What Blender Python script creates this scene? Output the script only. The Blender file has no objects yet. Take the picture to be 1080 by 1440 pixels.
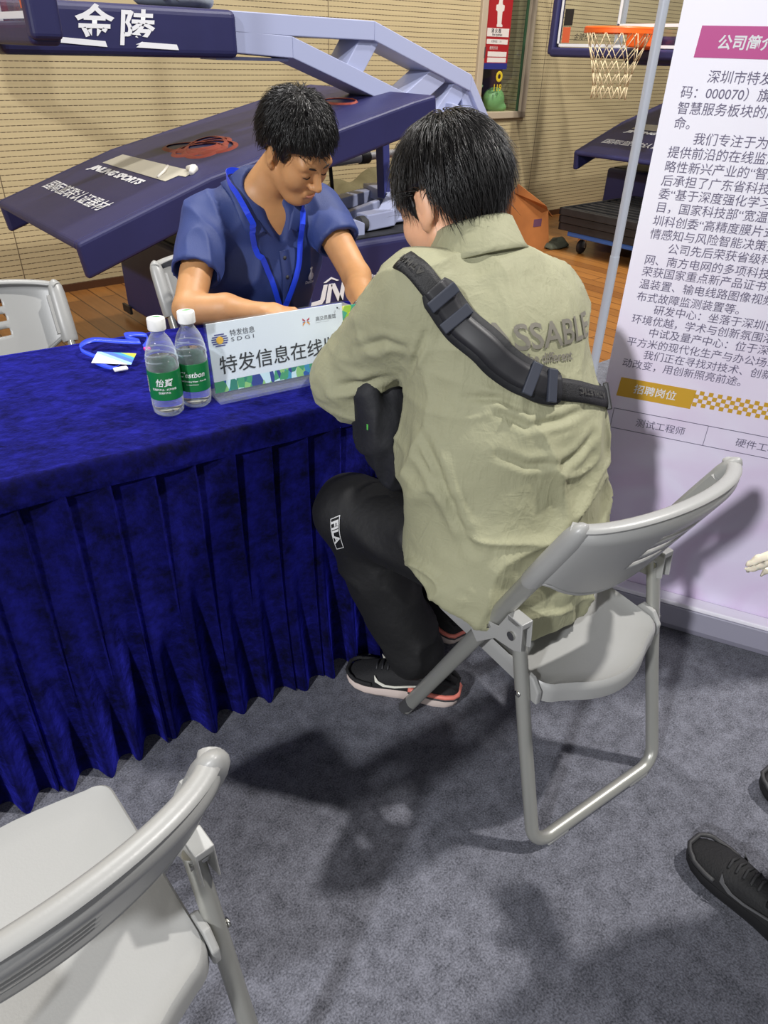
import bpy, bmesh, math, random
import numpy as np
from mathutils import Vector, Matrix
from mathutils.bvhtree import BVHTree

random.seed(7)
SC = bpy.context.scene
COL = SC.collection
R = math.radians

# ------------------------------------------------------------------ camera, world, lamps, exposure
cam = bpy.data.cameras.new('camera')
cam.sensor_fit = 'HORIZONTAL'
cam.sensor_width = 36.0
cam.lens = 36.0 * 1004.0 / 1080.0
cam.clip_start = 0.05
co = bpy.data.objects.new('camera', cam)
COL.objects.link(co)
_cx = Vector((0.9995788, 0.0157752, 0.0243684))      # right
_up = Vector((0.0, 0.0, 1.0))
def _camera():
    # optical axis looks along +Y, 32.9 degrees down, with a slight roll
    d = Vector((495 - 540, 2270 - 720, 1004)).normalized()      # "down" seen in the lens (x right, y down, z ahead)
    up = -d
    y = (Vector((0, 0, 1)) - up * up.z).normalized()
    x = d.cross(y)
    if x.x < 0: x = -x
    m = Matrix((x, y, up))                                        # lens -> world
    right = m @ Vector((1, 0, 0)); down = m @ Vector((0, 1, 0)); fwd = m @ Vector((0, 0, 1))
    M = Matrix.Identity(4)
    for i in range(3):
        M[i][0] = right[i]; M[i][1] = -down[i]; M[i][2] = -fwd[i]
    M[0][3], M[1][3], M[2][3] = 0, 0, 1.4
    return M
co.matrix_world = _camera()
SC.camera = co

SC.view_settings.view_transform = 'Standard'
SC.view_settings.look = 'None'
SC.view_settings.gamma = 1.0
SC.view_settings.use_curve_mapping = False
SC.view_settings.exposure = 0.0

w = bpy.data.worlds.new('hall_light')
SC.world = w
w.use_nodes = True
w.node_tree.nodes['Background'].inputs[0].default_value = (0.93, 0.95, 1.0, 1)
w.node_tree.nodes['Background'].inputs[1].default_value = 0.085

def lamp(name, loc, target, energy, size, color=(1, 1, 1)):
    l = bpy.data.lights.new(name, 'AREA')
    l.shape = 'DISK'; l.size = size; l.energy = energy; l.color = color
    o = bpy.data.objects.new(name, l); COL.objects.link(o)
    o.location = loc
    o.rotation_euler = (Vector(target) - Vector(loc)).to_track_quat('-Z', 'Y').to_euler()
    return o
lamp('hall_lamp_right', (3.1, 1.8, 6.4), (0.3, 1.0, 0), 470, 0.24, (1.0, 0.97, 0.93))
lamp('hall_lamp_rear', (-3.6, -4.6, 5.0), (0.6, 2.5, 0.5), 560, 0.4, (0.97, 0.98, 1.0))
lamp('soft_fill_behind_camera', (0.8, -6.5, 2.6), (0.3, 2.0, 0.9), 120, 3.2, (0.97, 0.98, 1.0))  # added soft fill to brighten upright surfaces, not an actual window
lamp('hall_lamp_far', (2.4, 4.4, 5.6), (4.2, 7.6, 0.9), 330, 0.4, (1.0, 0.97, 0.92))
lamp('hall_lamp_ahead', (-1.5, 3.6, 5.2), (-0.3, 1.8, 0.7), 130, 0.4, (1.0, 0.98, 0.96))

# ------------------------------------------------------------------ frames of reference
A1, A2, A3 = 33.12, 40.2, 35.15
E1 = np.array([math.cos(R(A1)), math.sin(R(A1)), 0]); E2 = np.array([-E1[1], E1[0], 0])    # along / across the table
W1 = np.array([.7638, .6455, 0]); W2 = np.array([-.6455, .7638, 0])                        # along / towards the back wall
AW = math.atan2(.6455, .7638)
def tw(s, t, z=0.0): return Vector(s * E1 + t * E2 + np.array([0, 0, z]))
def ww(a, b, z=0.0): return Vector(a * W1 + b * W2 + np.array([0, 0, z]))

# ------------------------------------------------------------------ materials
def lin(c):
    return tuple(((x / 255) / 12.92 if x / 255 <= .04045 else ((x / 255 + .055) / 1.055) ** 2.4) for x in c[:3]) + (1.0,)
def setin(n, k, v):
    if k in n.inputs: n.inputs[k].default_value = v
MATS = {}
def mat(name, rgb, rough=.5, metal=0, var=0, vscale=8, bump=0, bscale=60, sheen=0, tint=None, spec=.5, coat=0, stretch=None, emit=0):
    if name in MATS: return MATS[name]
    m = bpy.data.materials.new(name); m.use_nodes = True
    nt = m.node_tree; b = nt.nodes['Principled BSDF']
    c = lin(rgb)
    b.inputs['Base Color'].default_value = c
    b.inputs['Roughness'].default_value = rough
    b.inputs['Metallic'].default_value = metal
    setin(b, 'Specular IOR Level', spec)
    setin(b, 'Coat Weight', coat)
    if sheen:
        setin(b, 'Sheen Weight', sheen); setin(b, 'Sheen Roughness', .4)
        if tint: setin(b, 'Sheen Tint', lin(tint))
    tc = nt.nodes.new('ShaderNodeTexCoord')
    src = tc.outputs['Object']
    if stretch:
        mp = nt.nodes.new('ShaderNodeMapping'); mp.inputs['Scale'].default_value = stretch
        nt.links.new(src, mp.inputs[0]); src = mp.outputs[0]
    if var:
        n = nt.nodes.new('ShaderNodeTexNoise'); n.inputs['Scale'].default_value = vscale; n.inputs['Detail'].default_value = 5
        nt.links.new(src, n.inputs['Vector'])
        r = nt.nodes.new('ShaderNodeValToRGB')
        r.color_ramp.elements[0].position = .3; r.color_ramp.elements[1].position = .7
        r.color_ramp.elements[0].color = tuple(x * (1 - var) for x in c[:3]) + (1,)
        r.color_ramp.elements[1].color = tuple(min(1, x * (1 + var)) for x in c[:3]) + (1,)
        nt.links.new(n.outputs['Fac'], r.inputs[0]); nt.links.new(r.outputs[0], b.inputs['Base Color'])
    if bump:
        n2 = nt.nodes.new('ShaderNodeTexNoise'); n2.inputs['Scale'].default_value = bscale; n2.inputs['Detail'].default_value = 4
        nt.links.new(src, n2.inputs['Vector'])
        bp = nt.nodes.new('ShaderNodeBump'); bp.inputs['Strength'].default_value = bump; bp.inputs['Distance'].default_value = .01
        nt.links.new(n2.outputs['Fac'], bp.inputs['Height']); nt.links.new(bp.outputs[0], b.inputs['Normal'])
    MATS[name] = m
    return m
def see_through(name, rgb, clear=.8, rough=.03, blend=.22, edge=.75, pane=False):
    m = bpy.data.materials.new(name); m.use_nodes = True; nt = m.node_tree
    for n in list(nt.nodes):
        if n.type == 'BSDF_PRINCIPLED': nt.nodes.remove(n)
    out = [n for n in nt.nodes if n.type == 'OUTPUT_MATERIAL'][0]
    t = nt.nodes.new('ShaderNodeBsdfTransparent'); t.inputs[0].default_value = lin(rgb)
    g = nt.nodes.new('ShaderNodeBsdfPrincipled'); g.inputs['Base Color'].default_value = lin((235, 240, 245)); g.inputs['Roughness'].default_value = rough
    if pane:
        nt.nodes.remove(g); g = nt.nodes.new('ShaderNodeBsdfGlossy'); g.inputs['Roughness'].default_value = rough
    lw = nt.nodes.new('ShaderNodeLayerWeight'); lw.inputs[0].default_value = blend
    r = nt.nodes.new('ShaderNodeMapRange'); r.inputs['To Min'].default_value = 1 - clear; r.inputs['To Max'].default_value = edge
    nt.links.new(lw.outputs['Facing'], r.inputs['Value'])
    mx = nt.nodes.new('ShaderNodeMixShader')
    nt.links.new(r.outputs[0], mx.inputs[0]); nt.links.new(t.outputs[0], mx.inputs[1]); nt.links.new(g.outputs[0], mx.inputs[2])
    nt.links.new(mx.outputs[0], out.inputs[0])
    return m

# ------------------------------------------------------------------ object helpers
def link(name, me, m=None, parent=None):
    o = bpy.data.objects.new(name, me); COL.objects.link(o)
    if m is not None:
        me.materials.clear(); me.materials.append(m)
    if parent is not None: o.parent = parent
    return o
def tag(o, label, cat, group=None, kind=None):
    if label: o['label'] = label
    if cat: o['category'] = cat
    if group: o['group'] = group
    if kind: o['kind'] = kind
    return o
def thing(name, label, cat, loc=(0, 0, 0), rz=0.0, group=None):
    o = bpy.data.objects.new(name, None); COL.objects.link(o)
    o.empty_display_size = .1
    o.location = loc; o.rotation_euler = (0, 0, rz)
    return tag(o, label, cat, group)
def kids(o): return [c for c in bpy.data.objects if c.parent == o]
def dup(root, loc, rz, label, group=None):
    r = root.copy(); COL.objects.link(r); r.location = loc; r.rotation_euler = (0, 0, rz)
    r['label'] = label
    if group: r['group'] = group
    for ch in kids(root):
        c = ch.copy(); COL.objects.link(c); c.parent = r
        for g in kids(ch):
            d = g.copy(); COL.objects.link(d); d.parent = c
    return r

class MB:
    """collects shapes for ONE mesh object"""
    def __init__(s): s.v = []; s.f = []
    def add(s, vs, fs):
        k = len(s.v); s.v += [tuple(map(float, p)) for p in vs]; s.f += [tuple(i + k for i in f) for f in fs]
        return s
    def box(s, c, d, M=None):
        x, y, z = d[0] / 2, d[1] / 2, d[2] / 2
        p = [Vector((a * x, b * y, e * z)) for a in (-1, 1) for b in (-1, 1) for e in (-1, 1)]
        if M is not None: p = [M @ q for q in p]
        c = Vector(c)
        return s.add([q + c for q in p], [(0, 1, 3, 2), (4, 6, 7, 5), (0, 4, 5, 1), (2, 3, 7, 6), (0, 2, 6, 4), (1, 5, 7, 3)])
    def lohi(s, lo, hi):
        return s.box([(a + b) / 2 for a, b in zip(lo, hi)], [b - a for a, b in zip(lo, hi)])
    def beam(s, p, q, wd, ht, up=(0, 0, 1)):
        p, q = Vector(p), Vector(q); d = q - p; L = d.length; d.normalize()
        u = Vector(up); x = d.cross(u)
        if x.length < 1e-4: x = d.cross(Vector((1, 0, 0)))
        x.normalize(); u = x.cross(d)
        M = Matrix((x, d, u)).transposed()
        return s.box((p + q) / 2, (wd, L, ht), M)
    def tube(s, pts, r, n=10, cap=True, flat=1.0, up=(0, 0, 1), closed=False):
        pts = [Vector(p) for p in pts]; N = len(pts); base = len(s.v)
        rr = r if hasattr(r, '__len__') else [r] * N
        vs = []; px = None
        for i, p in enumerate(pts):
            if closed: t = pts[(i + 1) % N] - pts[i - 1]
            else: t = pts[min(i + 1, N - 1)] - pts[max(i - 1, 0)]
            t.normalize()
            if px is None:
                u = Vector(up); x = t.cross(u)
                if x.length < 1e-3: x = t.cross(Vector((1, 0, 0)))
            else: x = px - t * px.dot(t)
            x.normalize(); px = x; y = x.cross(t)
            for k in range(n):
                a = 2 * math.pi * k / n
                vs.append(p + x * (math.cos(a) * rr[i]) + y * (math.sin(a) * rr[i] * flat))
        fs = []
        for i in range(N if closed else N - 1):
            j = (i + 1) % N
            for k in range(n):
                fs.append((i * n + k, i * n + (k + 1) % n, j * n + (k + 1) % n, j * n + k))
        if cap and not closed:
            fs.append(tuple(range(n))[::-1]); fs.append(tuple((N - 1) * n + k for k in range(n)))
        return s.add(vs, fs)
    def rings(s, rings, cap0=True, cap1=True, closed=True):
        n = len(rings[0]); vs = [p for r in rings for p in r]; fs = []
        for i in range(len(rings) - 1):
            for k in range(n if closed else n - 1):
                fs.append((i * n + k, i * n + (k + 1) % n, (i + 1) * n + (k + 1) % n, (i + 1) * n + k))
        if cap0: fs.append(tuple(range(n))[::-1])
        if cap1: fs.append(tuple((len(rings) - 1) * n + k for k in range(n)))
        return s.add(vs, fs)
    def lathe(s, prof, n=32, c=(0, 0, 0), axis='z', cap=True):
        rs = []
        for r, h in prof:
            ring = []
            for k in range(n):
                a = 2 * math.pi * k / n
                p = (r * math.cos(a), r * math.sin(a), h)
                if axis == 'x': p = (h, p[0], p[1])
                if axis == 'y': p = (p[0], h, p[1])
                ring.append((p[0] + c[0], p[1] + c[1], p[2] + c[2]))
            rs.append(ring)
        return s.rings(rs, cap, cap)
    def grid(s, fn, nu, nv, skip=None):
        vs = [fn(i / nu, j / nv) for j in range(nv + 1) for i in range(nu + 1)]
        fs = []
        for j in range(nv):
            for i in range(nu):
                if skip and skip((i + .5) / nu, (j + .5) / nv): continue
                a = j * (nu + 1) + i
                fs.append((a, a + 1, a + nu + 2, a + nu + 1))
        return s.add(vs, fs)
    def prism(s, poly, d0, d1, f):
        """poly of (a,b); f(a,b,d) gives the point"""
        n = len(poly)
        vs = [f(a, b, d0) for a, b in poly] + [f(a, b, d1) for a, b in poly]
        fs = [tuple(range(n))[::-1], tuple(range(n, 2 * n))]
        fs += [(k, (k + 1) % n, n + (k + 1) % n, n + k) for k in range(n)]
        return s.add(vs, fs)
    def build(s, name, m, parent=None, smooth=False, bevel=0, segs=2, org=(0, 0, 0), solid=0, auto=None):
        me = bpy.data.meshes.new(name)
        o3 = Vector(org)
        me.from_pydata([tuple(Vector(p) - o3) for p in s.v], [], s.f); me.validate()
        bm = bmesh.new(); bm.from_mesh(me); bmesh.ops.recalc_face_normals(bm, faces=bm.faces); bm.to_mesh(me); bm.free()
        if smooth: me.polygons.foreach_set('use_smooth', [True] * len(me.polygons))
        o = link(name, me, m, parent)
        if solid:
            md = o.modifiers.new('thickness', 'SOLIDIFY'); md.thickness = solid; md.offset = 0
        if bevel:
            md = o.modifiers.new('soft_edges', 'BEVEL'); md.width = bevel; md.segments = segs; md.limit_method = 'ANGLE'; md.angle_limit = R(35)
        if smooth and auto:
            me.set_sharp_from_angle(angle=R(auto))
        return o

def frame(origin, x, y):
    """4x4 with local x, y in the given directions (text plane)"""
    x = Vector(x).normalized(); y = Vector(y); y = (y - x * y.dot(x)).normalized(); z = x.cross(y)
    M = Matrix.Identity(4)
    for i in range(3):
        M[i][0] = x[i]; M[i][1] = y[i]; M[i][2] = z[i]; M[i][3] = origin[i]
    return M
def text_mesh(body, size, bold=0, shear=0, spacing=1, line=1, align='LEFT', xs=1.0):
    cu = bpy.data.curves.new('lettering', 'FONT')
    cu.body = body; cu.size = size; cu.offset = bold; cu.shear = shear; cu.space_character = spacing; cu.space_line = line
    cu.align_x = align; cu.resolution_u = 3
    o = bpy.data.objects.new('lettering', cu); COL.objects.link(o)
    bpy.context.view_layer.update()
    me = bpy.data.meshes.new_from_object(o.evaluated_get(bpy.context.evaluated_depsgraph_get()))
    bpy.data.objects.remove(o); bpy.data.curves.remove(cu)
    me.name = 'lettering'
    if xs != 1.0:
        for v in me.vertices: v.co.x *= xs
    return me
def lettering(body, size, M, m, parent=None, name='lettering', **kw):
    me = text_mesh(body, size, **kw)
    me.transform(M)
    return link(name, me, m, parent)

# ------------------------------------------------------------------ sculpting in a distance field
class Field:
    def __init__(s, lo, hi, h):
        s.h = h; s.lo = np.array(lo, float)
        n = [int(math.ceil((b - a) / h)) + 1 for a, b in zip(lo, hi)]
        s.F = np.full(n, .5, np.float32)
        s.ax = [s.lo[i] + h * np.arange(n[i]) for i in range(3)]
    def _win(s, lo, hi):
        sl = []
        for i in range(3):
            a = max(0, int((lo[i] - s.lo[i]) / s.h) - 1); b = min(len(s.ax[i]), int((hi[i] - s.lo[i]) / s.h) + 3)
            if b <= a: return None, None
            sl.append(slice(a, b))
        sl = tuple(sl)
        X = s.ax[0][sl[0]][:, None, None]; Y = s.ax[1][sl[1]][None, :, None]; Z = s.ax[2][sl[2]][None, None, :]
        return sl, (X, Y, Z)
    def _mix(s, sl, d, k, op):
        F = s.F[sl]
        if op == 'add':
            h = np.clip(.5 + .5 * (F - d) / k, 0, 1); s.F[sl] = F * (1 - h) + d * h - k * h * (1 - h)
        elif op == 'sub':
            h = np.clip(.5 - .5 * (F + d) / k, 0, 1); s.F[sl] = F * (1 - h) - d * h + k * h * (1 - h)
        else:
            s.F[sl] = np.maximum(F, d)
    def cap(s, a, b, ra, rb=None, k=.01, op='add', sc=(1, 1, 1), pad=.05):
        """tapered capsule; sc squeezes the cross-section per axis (a value above 1 flattens)"""
        rb = ra if rb is None else rb
        a = np.array(a, float); b = np.array(b, float); sc = np.array(sc, float)
        r = max(ra, rb) / min(1, sc.min()) + pad + k
        sl, P = s._win(np.minimum(a, b) - r, np.maximum(a, b) + r)
        if sl is None: return s
        A, B = a * sc, b * sc; ab = B - A; L = max(1e-9, ab @ ab)
        q = [P[i] * sc[i] - A[i] for i in range(3)]
        t = np.clip((q[0] * ab[0] + q[1] * ab[1] + q[2] * ab[2]) / L, 0, 1)
        d = np.sqrt((q[0] - t * ab[0]) ** 2 + (q[1] - t * ab[1]) ** 2 + (q[2] - t * ab[2]) ** 2) - (ra + (rb - ra) * t)
        s._mix(sl, d / sc.max(), k, op)
        return s
    def ell(s, c, r, M=None, k=.01, op='add', pad=.05):
        c = np.array(c, float); r = np.array(r, float); rm = r.max() + pad + k
        sl, P = s._win(c - rm, c + rm)
        if sl is None: return s
        q = [P[i] - c[i] for i in range(3)]
        if M is not None: q = [q[0] * M[0][j] + q[1] * M[1][j] + q[2] * M[2][j] for j in range(3)]
        k0 = np.sqrt((q[0] / r[0]) ** 2 + (q[1] / r[1]) ** 2 + (q[2] / r[2]) ** 2)
        k1 = np.sqrt((q[0] / r[0] ** 2) ** 2 + (q[1] / r[1] ** 2) ** 2 + (q[2] / r[2] ** 2) ** 2)
        s._mix(sl, k0 * (k0 - 1) / np.maximum(k1, 1e-6), k, op)
        return s
    def cut(s, fn):
        """keep only where fn(X,Y,Z) < 0"""
        X = s.ax[0][:, None, None]; Y = s.ax[1][None, :, None]; Z = s.ax[2][None, None, :]
        s.F = np.maximum(s.F, fn(X, Y, Z).astype(np.float32))
        return s
    def nets(s):
        F = s.F; S = F < 0; sh = np.array(F.shape)
        cnt = np.zeros(sh - 1, np.int8)
        for i in (0, 1):
            for j in (0, 1):
                for k in (0, 1):
                    cnt += S[i:sh[0] - 1 + i, j:sh[1] - 1 + j, k:sh[2] - 1 + k]
        act = (cnt > 0) & (cnt < 8)
        I = np.argwhere(act); idx = np.full(act.shape, -1, np.int64); idx[act] = np.arange(len(I))
        acc = np.zeros((len(I), 3)); num = np.zeros(len(I))
        for d in range(3):
            e = np.zeros(3, int); e[d] = 1
            for p in (0, 1):
                for q in (0, 1):
                    a = np.zeros(3, int); a[(d + 1) % 3] = p; a[(d + 2) % 3] = q
                    ia = I + a; ib = ia + e
                    fa = F[ia[:, 0], ia[:, 1], ia[:, 2]]; fb = F[ib[:, 0], ib[:, 1], ib[:, 2]]
                    m = (fa < 0) != (fb < 0)
                    t = np.where(m, fa / np.where(m, fa - fb, 1), 0)
                    acc[m] += (a + t[:, None] * e)[m]; num += m
        V = s.lo + s.h * (I + acc / np.maximum(num, 1)[:, None])
        Q = []
        for d in range(3):
            u, v = (d + 1) % 3, (d + 2) % 3
            sa = [slice(None)] * 3; sb = [slice(None)] * 3
            sa[d] = slice(0, -1); sb[d] = slice(1, None)
            for ax in (u, v): sa[ax] = slice(1, -1); sb[ax] = slice(1, -1)
            a_, b_ = S[tuple(sa)], S[tuple(sb)]
            G = np.argwhere(a_ != b_)
            if not len(G): continue
            inn = a_[G[:, 0], G[:, 1], G[:, 2]]
            G = G.copy(); G[:, u] += 1; G[:, v] += 1
            eu = np.zeros(3, int); eu[u] = 1; ev = np.zeros(3, int); ev[v] = 1
            g = lambda H: idx[H[:, 0], H[:, 1], H[:, 2]]
            q = np.stack([g(G - eu - ev), g(G - ev), g(G), g(G - eu)], 1)
            q[~inn] = q[~inn][:, ::-1]
            Q.append(q)
        return V, np.concatenate(Q)
def vsmooth(V, Q, it=2, lam=.5):
    E = np.concatenate([Q[:, [0, 1]], Q[:, [1, 2]], Q[:, [2, 3]], Q[:, [3, 0]]])
    for _ in range(it):
        S = np.zeros_like(V); n = np.zeros(len(V))
        np.add.at(S, E[:, 0], V[E[:, 1]]); np.add.at(n, E[:, 0], 1)
        np.add.at(S, E[:, 1], V[E[:, 0]]); np.add.at(n, E[:, 1], 1)
        V = V + lam * (S / np.maximum(n, 1)[:, None] - V)
    return V
def vnorm(V, Q):
    n = np.cross(V[Q[:, 2]] - V[Q[:, 0]], V[Q[:, 3]] - V[Q[:, 1]])
    N = np.zeros_like(V)
    for i in range(4): np.add.at(N, Q[:, i], n)
    return N / np.maximum(np.linalg.norm(N, axis=1), 1e-9)[:, None]
_T = np.random.RandomState(11).rand(64, 64, 64)
def noise(P):
    f = np.floor(P).astype(int); t = P - f; t = t * t * (3 - 2 * t); f &= 63; g = (f + 1) & 63
    x0, y0, z0, x1, y1, z1 = f[:, 0], f[:, 1], f[:, 2], g[:, 0], g[:, 1], g[:, 2]
    a, b, c = t[:, 0], t[:, 1], t[:, 2]
    L = lambda p, q, w_: p + (q - p) * w_
    return L(L(L(_T[x0, y0, z0], _T[x1, y0, z0], a), L(_T[x0, y1, z0], _T[x1, y1, z0], a), b),
             L(L(_T[x0, y0, z1], _T[x1, y0, z1], a), L(_T[x0, y1, z1], _T[x1, y1, z1], a), b), c)
def fold(P):                                   # ridged: sharp crests, wide valleys
    return 1 - np.abs(2 * noise(P) - 1)
def mesh_of(V, Q, name):
    me = bpy.data.meshes.new(name)
    me.from_pydata(V.tolist(), [], Q.tolist()); me.validate()
    me.polygons.foreach_set('use_smooth', [True] * len(me.polygons))
    return me
def sculpt(fd, name, m, parent=None, it=2, disp=None, org=(0, 0, 0)):
    V, Q = fd.nets(); V = vsmooth(V, Q, it)
    if disp is not None: V = V + vnorm(V, Q) * disp(V)[:, None]
    tree = BVHTree.FromPolygons([Vector(p) for p in V], Q.tolist())
    o = link(name, mesh_of(V - np.array(org), Q, name), m, parent)
    return o, tree, (V, Q)

# ------------------------------------------------------------------ the setting
def wall_mat():
    m = bpy.data.materials.new('slatted_panel'); m.use_nodes = True; nt = m.node_tree; b = nt.nodes['Principled BSDF']
    b.inputs['Roughness'].default_value = .55
    tc = nt.nodes.new('ShaderNodeTexCoord'); sp = nt.nodes.new('ShaderNodeSeparateXYZ')
    nt.links.new(tc.outputs['Object'], sp.inputs[0])
    def mth(op, a, b_=None):
        n = nt.nodes.new('ShaderNodeMath'); n.operation = op
        for i, x in enumerate((a, b_)):
            if x is None: continue
            if isinstance(x, (int, float)): n.inputs[i].default_value = x
            else: nt.links.new(x, n.inputs[i])
        return n.outputs[0]
    fz = mth('FRACT', mth('DIVIDE', sp.outputs[2], .0323))
    line = mth('LESS_THAN', fz, .13)
    dots = mth('GREATER_THAN', mth('FRACT', mth('DIVIDE', sp.outputs[0], .032)), .3)
    ln = mth('MULTIPLY', line, mth('ADD', mth('MULTIPLY', dots, .45), .45))
    fx = mth('FRACT', mth('DIVIDE', mth('ADD', sp.outputs[0], 6.07), 2.42))
    jt = mth('LESS_THAN', fx, .0025)
    ln = mth('MAXIMUM', ln, mth('MULTIPLY', jt, .8))
    n = nt.nodes.new('ShaderNodeTexNoise'); n.inputs['Scale'].default_value = 3; n.inputs['Detail'].default_value = 6
    mp = nt.nodes.new('ShaderNodeMapping'); mp.inputs['Scale'].default_value = (.6, 1, 14)
    nt.links.new(tc.outputs['Object'], mp.inputs[0]); nt.links.new(mp.outputs[0], n.inputs['Vector'])
    rp = nt.nodes.new('ShaderNodeValToRGB')
    rp.color_ramp.elements[0].color = lin((166, 150, 114)); rp.color_ramp.elements[1].color = lin((192, 174, 134))
    nt.links.new(n.outputs['Fac'], rp.inputs[0])
    mx = nt.nodes.new('ShaderNodeMix'); mx.data_type = 'RGBA'
    nt.links.new(ln, mx.inputs['Factor']); nt.links.new(rp.outputs[0], mx.inputs['A']); mx.inputs['B'].default_value = lin((58, 40, 26))
    nt.links.new(mx.outputs['Result'], b.inputs['Base Color'])
    bp = nt.nodes.new('ShaderNodeBump'); bp.inputs['Strength'].default_value = .5; bp.inputs['Distance'].default_value = .004; bp.invert = True
    nt.links.new(ln, bp.inputs['Height']); nt.links.new(bp.outputs[0], b.inputs['Normal'])
    return m
def wood_mat():
    m = bpy.data.materials.new('court_boards'); m.use_nodes = True; nt = m.node_tree; b = nt.nodes['Principled BSDF']
    b.inputs['Roughness'].default_value = .32
    tc = nt.nodes.new('ShaderNodeTexCoord')
    mp = nt.nodes.new('ShaderNodeMapping'); mp.inputs['Rotation'].default_value = (0, 0, R(90))
    nt.links.new(tc.outputs['Object'], mp.inputs[0])
    br = nt.nodes.new('ShaderNodeTexBrick'); br.inputs['Scale'].default_value = 1
    br.inputs['Brick Width'].default_value = 1.6; br.inputs['Row Height'].default_value = .12; br.inputs['Mortar Size'].default_value = .0035
    br.inputs['Color1'].default_value = lin((140, 90, 44)); br.inputs['Color2'].default_value = lin((168, 112, 54)); br.inputs['Mortar'].default_value = lin((74, 42, 20))
    nt.links.new(mp.outputs[0], br.inputs['Vector'])
    n = nt.nodes.new('ShaderNodeTexNoise'); n.inputs['Scale'].default_value = 4; n.inputs['Detail'].default_value = 6
    m2 = nt.nodes.new('ShaderNodeMapping'); m2.inputs['Scale'].default_value = (9, .8, 1)
    nt.links.new(tc.outputs['Object'], m2.inputs[0]); nt.links.new(m2.outputs[0], n.inputs['Vector'])
    mx = nt.nodes.new('ShaderNodeMix'); mx.data_type = 'RGBA'; mx.blend_type = 'MULTIPLY'; mx.inputs['Factor'].default_value = .45
    nt.links.new(br.outputs['Color'], mx.inputs['A']); nt.links.new(n.outputs['Fac'], mx.inputs['B'])
    nt.links.new(mx.outputs['Result'], b.inputs['Base Color'])
    return m
def carpet_mat():
    m = bpy.data.materials.new('grey_carpet'); m.use_nodes = True; nt = m.node_tree; b = nt.nodes['Principled BSDF']
    b.inputs['Roughness'].default_value = .95; setin(b, 'Specular IOR Level', .15)
    setin(b, 'Sheen Weight', .15); setin(b, 'Sheen Roughness', .5)
    tc = nt.nodes.new('ShaderNodeTexCoord')
    n1 = nt.nodes.new('ShaderNodeTexNoise'); n1.inputs['Scale'].default_value = 24; n1.inputs['Detail'].default_value = 7; n1.inputs['Roughness'].default_value = .75
    n2 = nt.nodes.new('ShaderNodeTexNoise'); n2.inputs['Scale'].default_value = 260; n2.inputs['Detail'].default_value = 3
    nt.links.new(tc.outputs['Object'], n1.inputs['Vector']); nt.links.new(tc.outputs['Object'], n2.inputs['Vector'])
    ad = nt.nodes.new('ShaderNodeMath'); ad.operation = 'MULTIPLY_ADD'; ad.inputs[1].default_value = .5
    nt.links.new(n1.outputs['Fac'], ad.inputs[0])
    ml = nt.nodes.new('ShaderNodeMath'); ml.operation = 'MULTIPLY'; ml.inputs[1].default_value = .5
    nt.links.new(n2.outputs['Fac'], ml.inputs[0]); nt.links.new(ml.outputs[0], ad.inputs[2])
    rp = nt.nodes.new('ShaderNodeValToRGB')
    rp.color_ramp.elements[0].position = .36; rp.color_ramp.elements[1].position = .64
    rp.color_ramp.elements[0].color = lin((54, 55, 61)); rp.color_ramp.elements[1].color = lin((117, 118, 128))
    nt.links.new(ad.outputs[0], rp.inputs[0]); nt.links.new(rp.outputs[0], b.inputs['Base Color'])
    bp = nt.nodes.new('ShaderNodeBump'); bp.inputs['Strength'].default_value = .5; bp.inputs['Distance'].default_value = .004
    nt.links.new(n2.outputs['Fac'], bp.inputs['Height']); nt.links.new(bp.outputs[0], b.inputs['Normal'])
    return m
WALLM, WOODM, CARPM = wall_mat(), wood_mat(), carpet_mat()

def in_wall(o):                                   # objects modelled in wall axes (along, towards wall, up)
    o.rotation_euler = (0, 0, AW); return o
b = MB().lohi((-9, -9, -.06), (14, 5.06, -.012))
o = in_wall(b.build('floor', WOODM)); tag(o, None, None, kind='structure')
b = MB().lohi((-9, -9, -.012), (14, 2.1, 0.0))
o = in_wall(b.build('carpet', CARPM)); tag(o, None, None, kind='structure')
CX0, CX1, CZ0, CZ1 = 5.215, 5.745, .955, 2.35
b = MB()
b.lohi((-9, 5.05, -.02), (CX0, 5.35, 5)).lohi((CX1, 5.05, -.02), (14, 5.35, 5)).lohi((CX0, 5.05, -.02), (CX1, 5.35, CZ0)).lohi((CX0, 5.05, CZ1), (CX1, 5.35, 5))
o = in_wall(b.build('wall_back', WALLM)); tag(o, None, None, kind='structure')
b = MB().lohi((-9, 5.035, -.012), (14, 5.05, .035))
o = in_wall(b.build('baseboard_back', mat('dark_wood_trim', (74, 44, 24), .5))); tag(o, None, None, kind='structure')

# ------------------------------------------------------------------ shared materials
PLASTIC = mat('pale_grey_plastic', (150, 150, 148), .38, bump=.03, bscale=300)
GREYMETAL = mat('grey_painted_steel', (160, 160, 154), .35, metal=.5)
DARKCAP = mat('dark_grey_rubber', (62, 62, 64), .7)
CHROME = mat('bright_steel', (190, 190, 185), .25, metal=1)
NAVY = mat('navy_vinyl', (36, 36, 80), .5, var=.08, vscale=5, bump=.05, bscale=30)
NAVYDK = mat('dark_navy_vinyl', (36, 34, 62), .5, var=.1, vscale=5, bump=.05, bscale=30)
LILAC = mat('pale_lilac_painted_steel', (162, 168, 198), .4)
WHITEPRINT = mat('white_print', (225, 225, 228), .6)
BLACK = mat('black_plastic', (26, 25, 27), .5)

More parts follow.
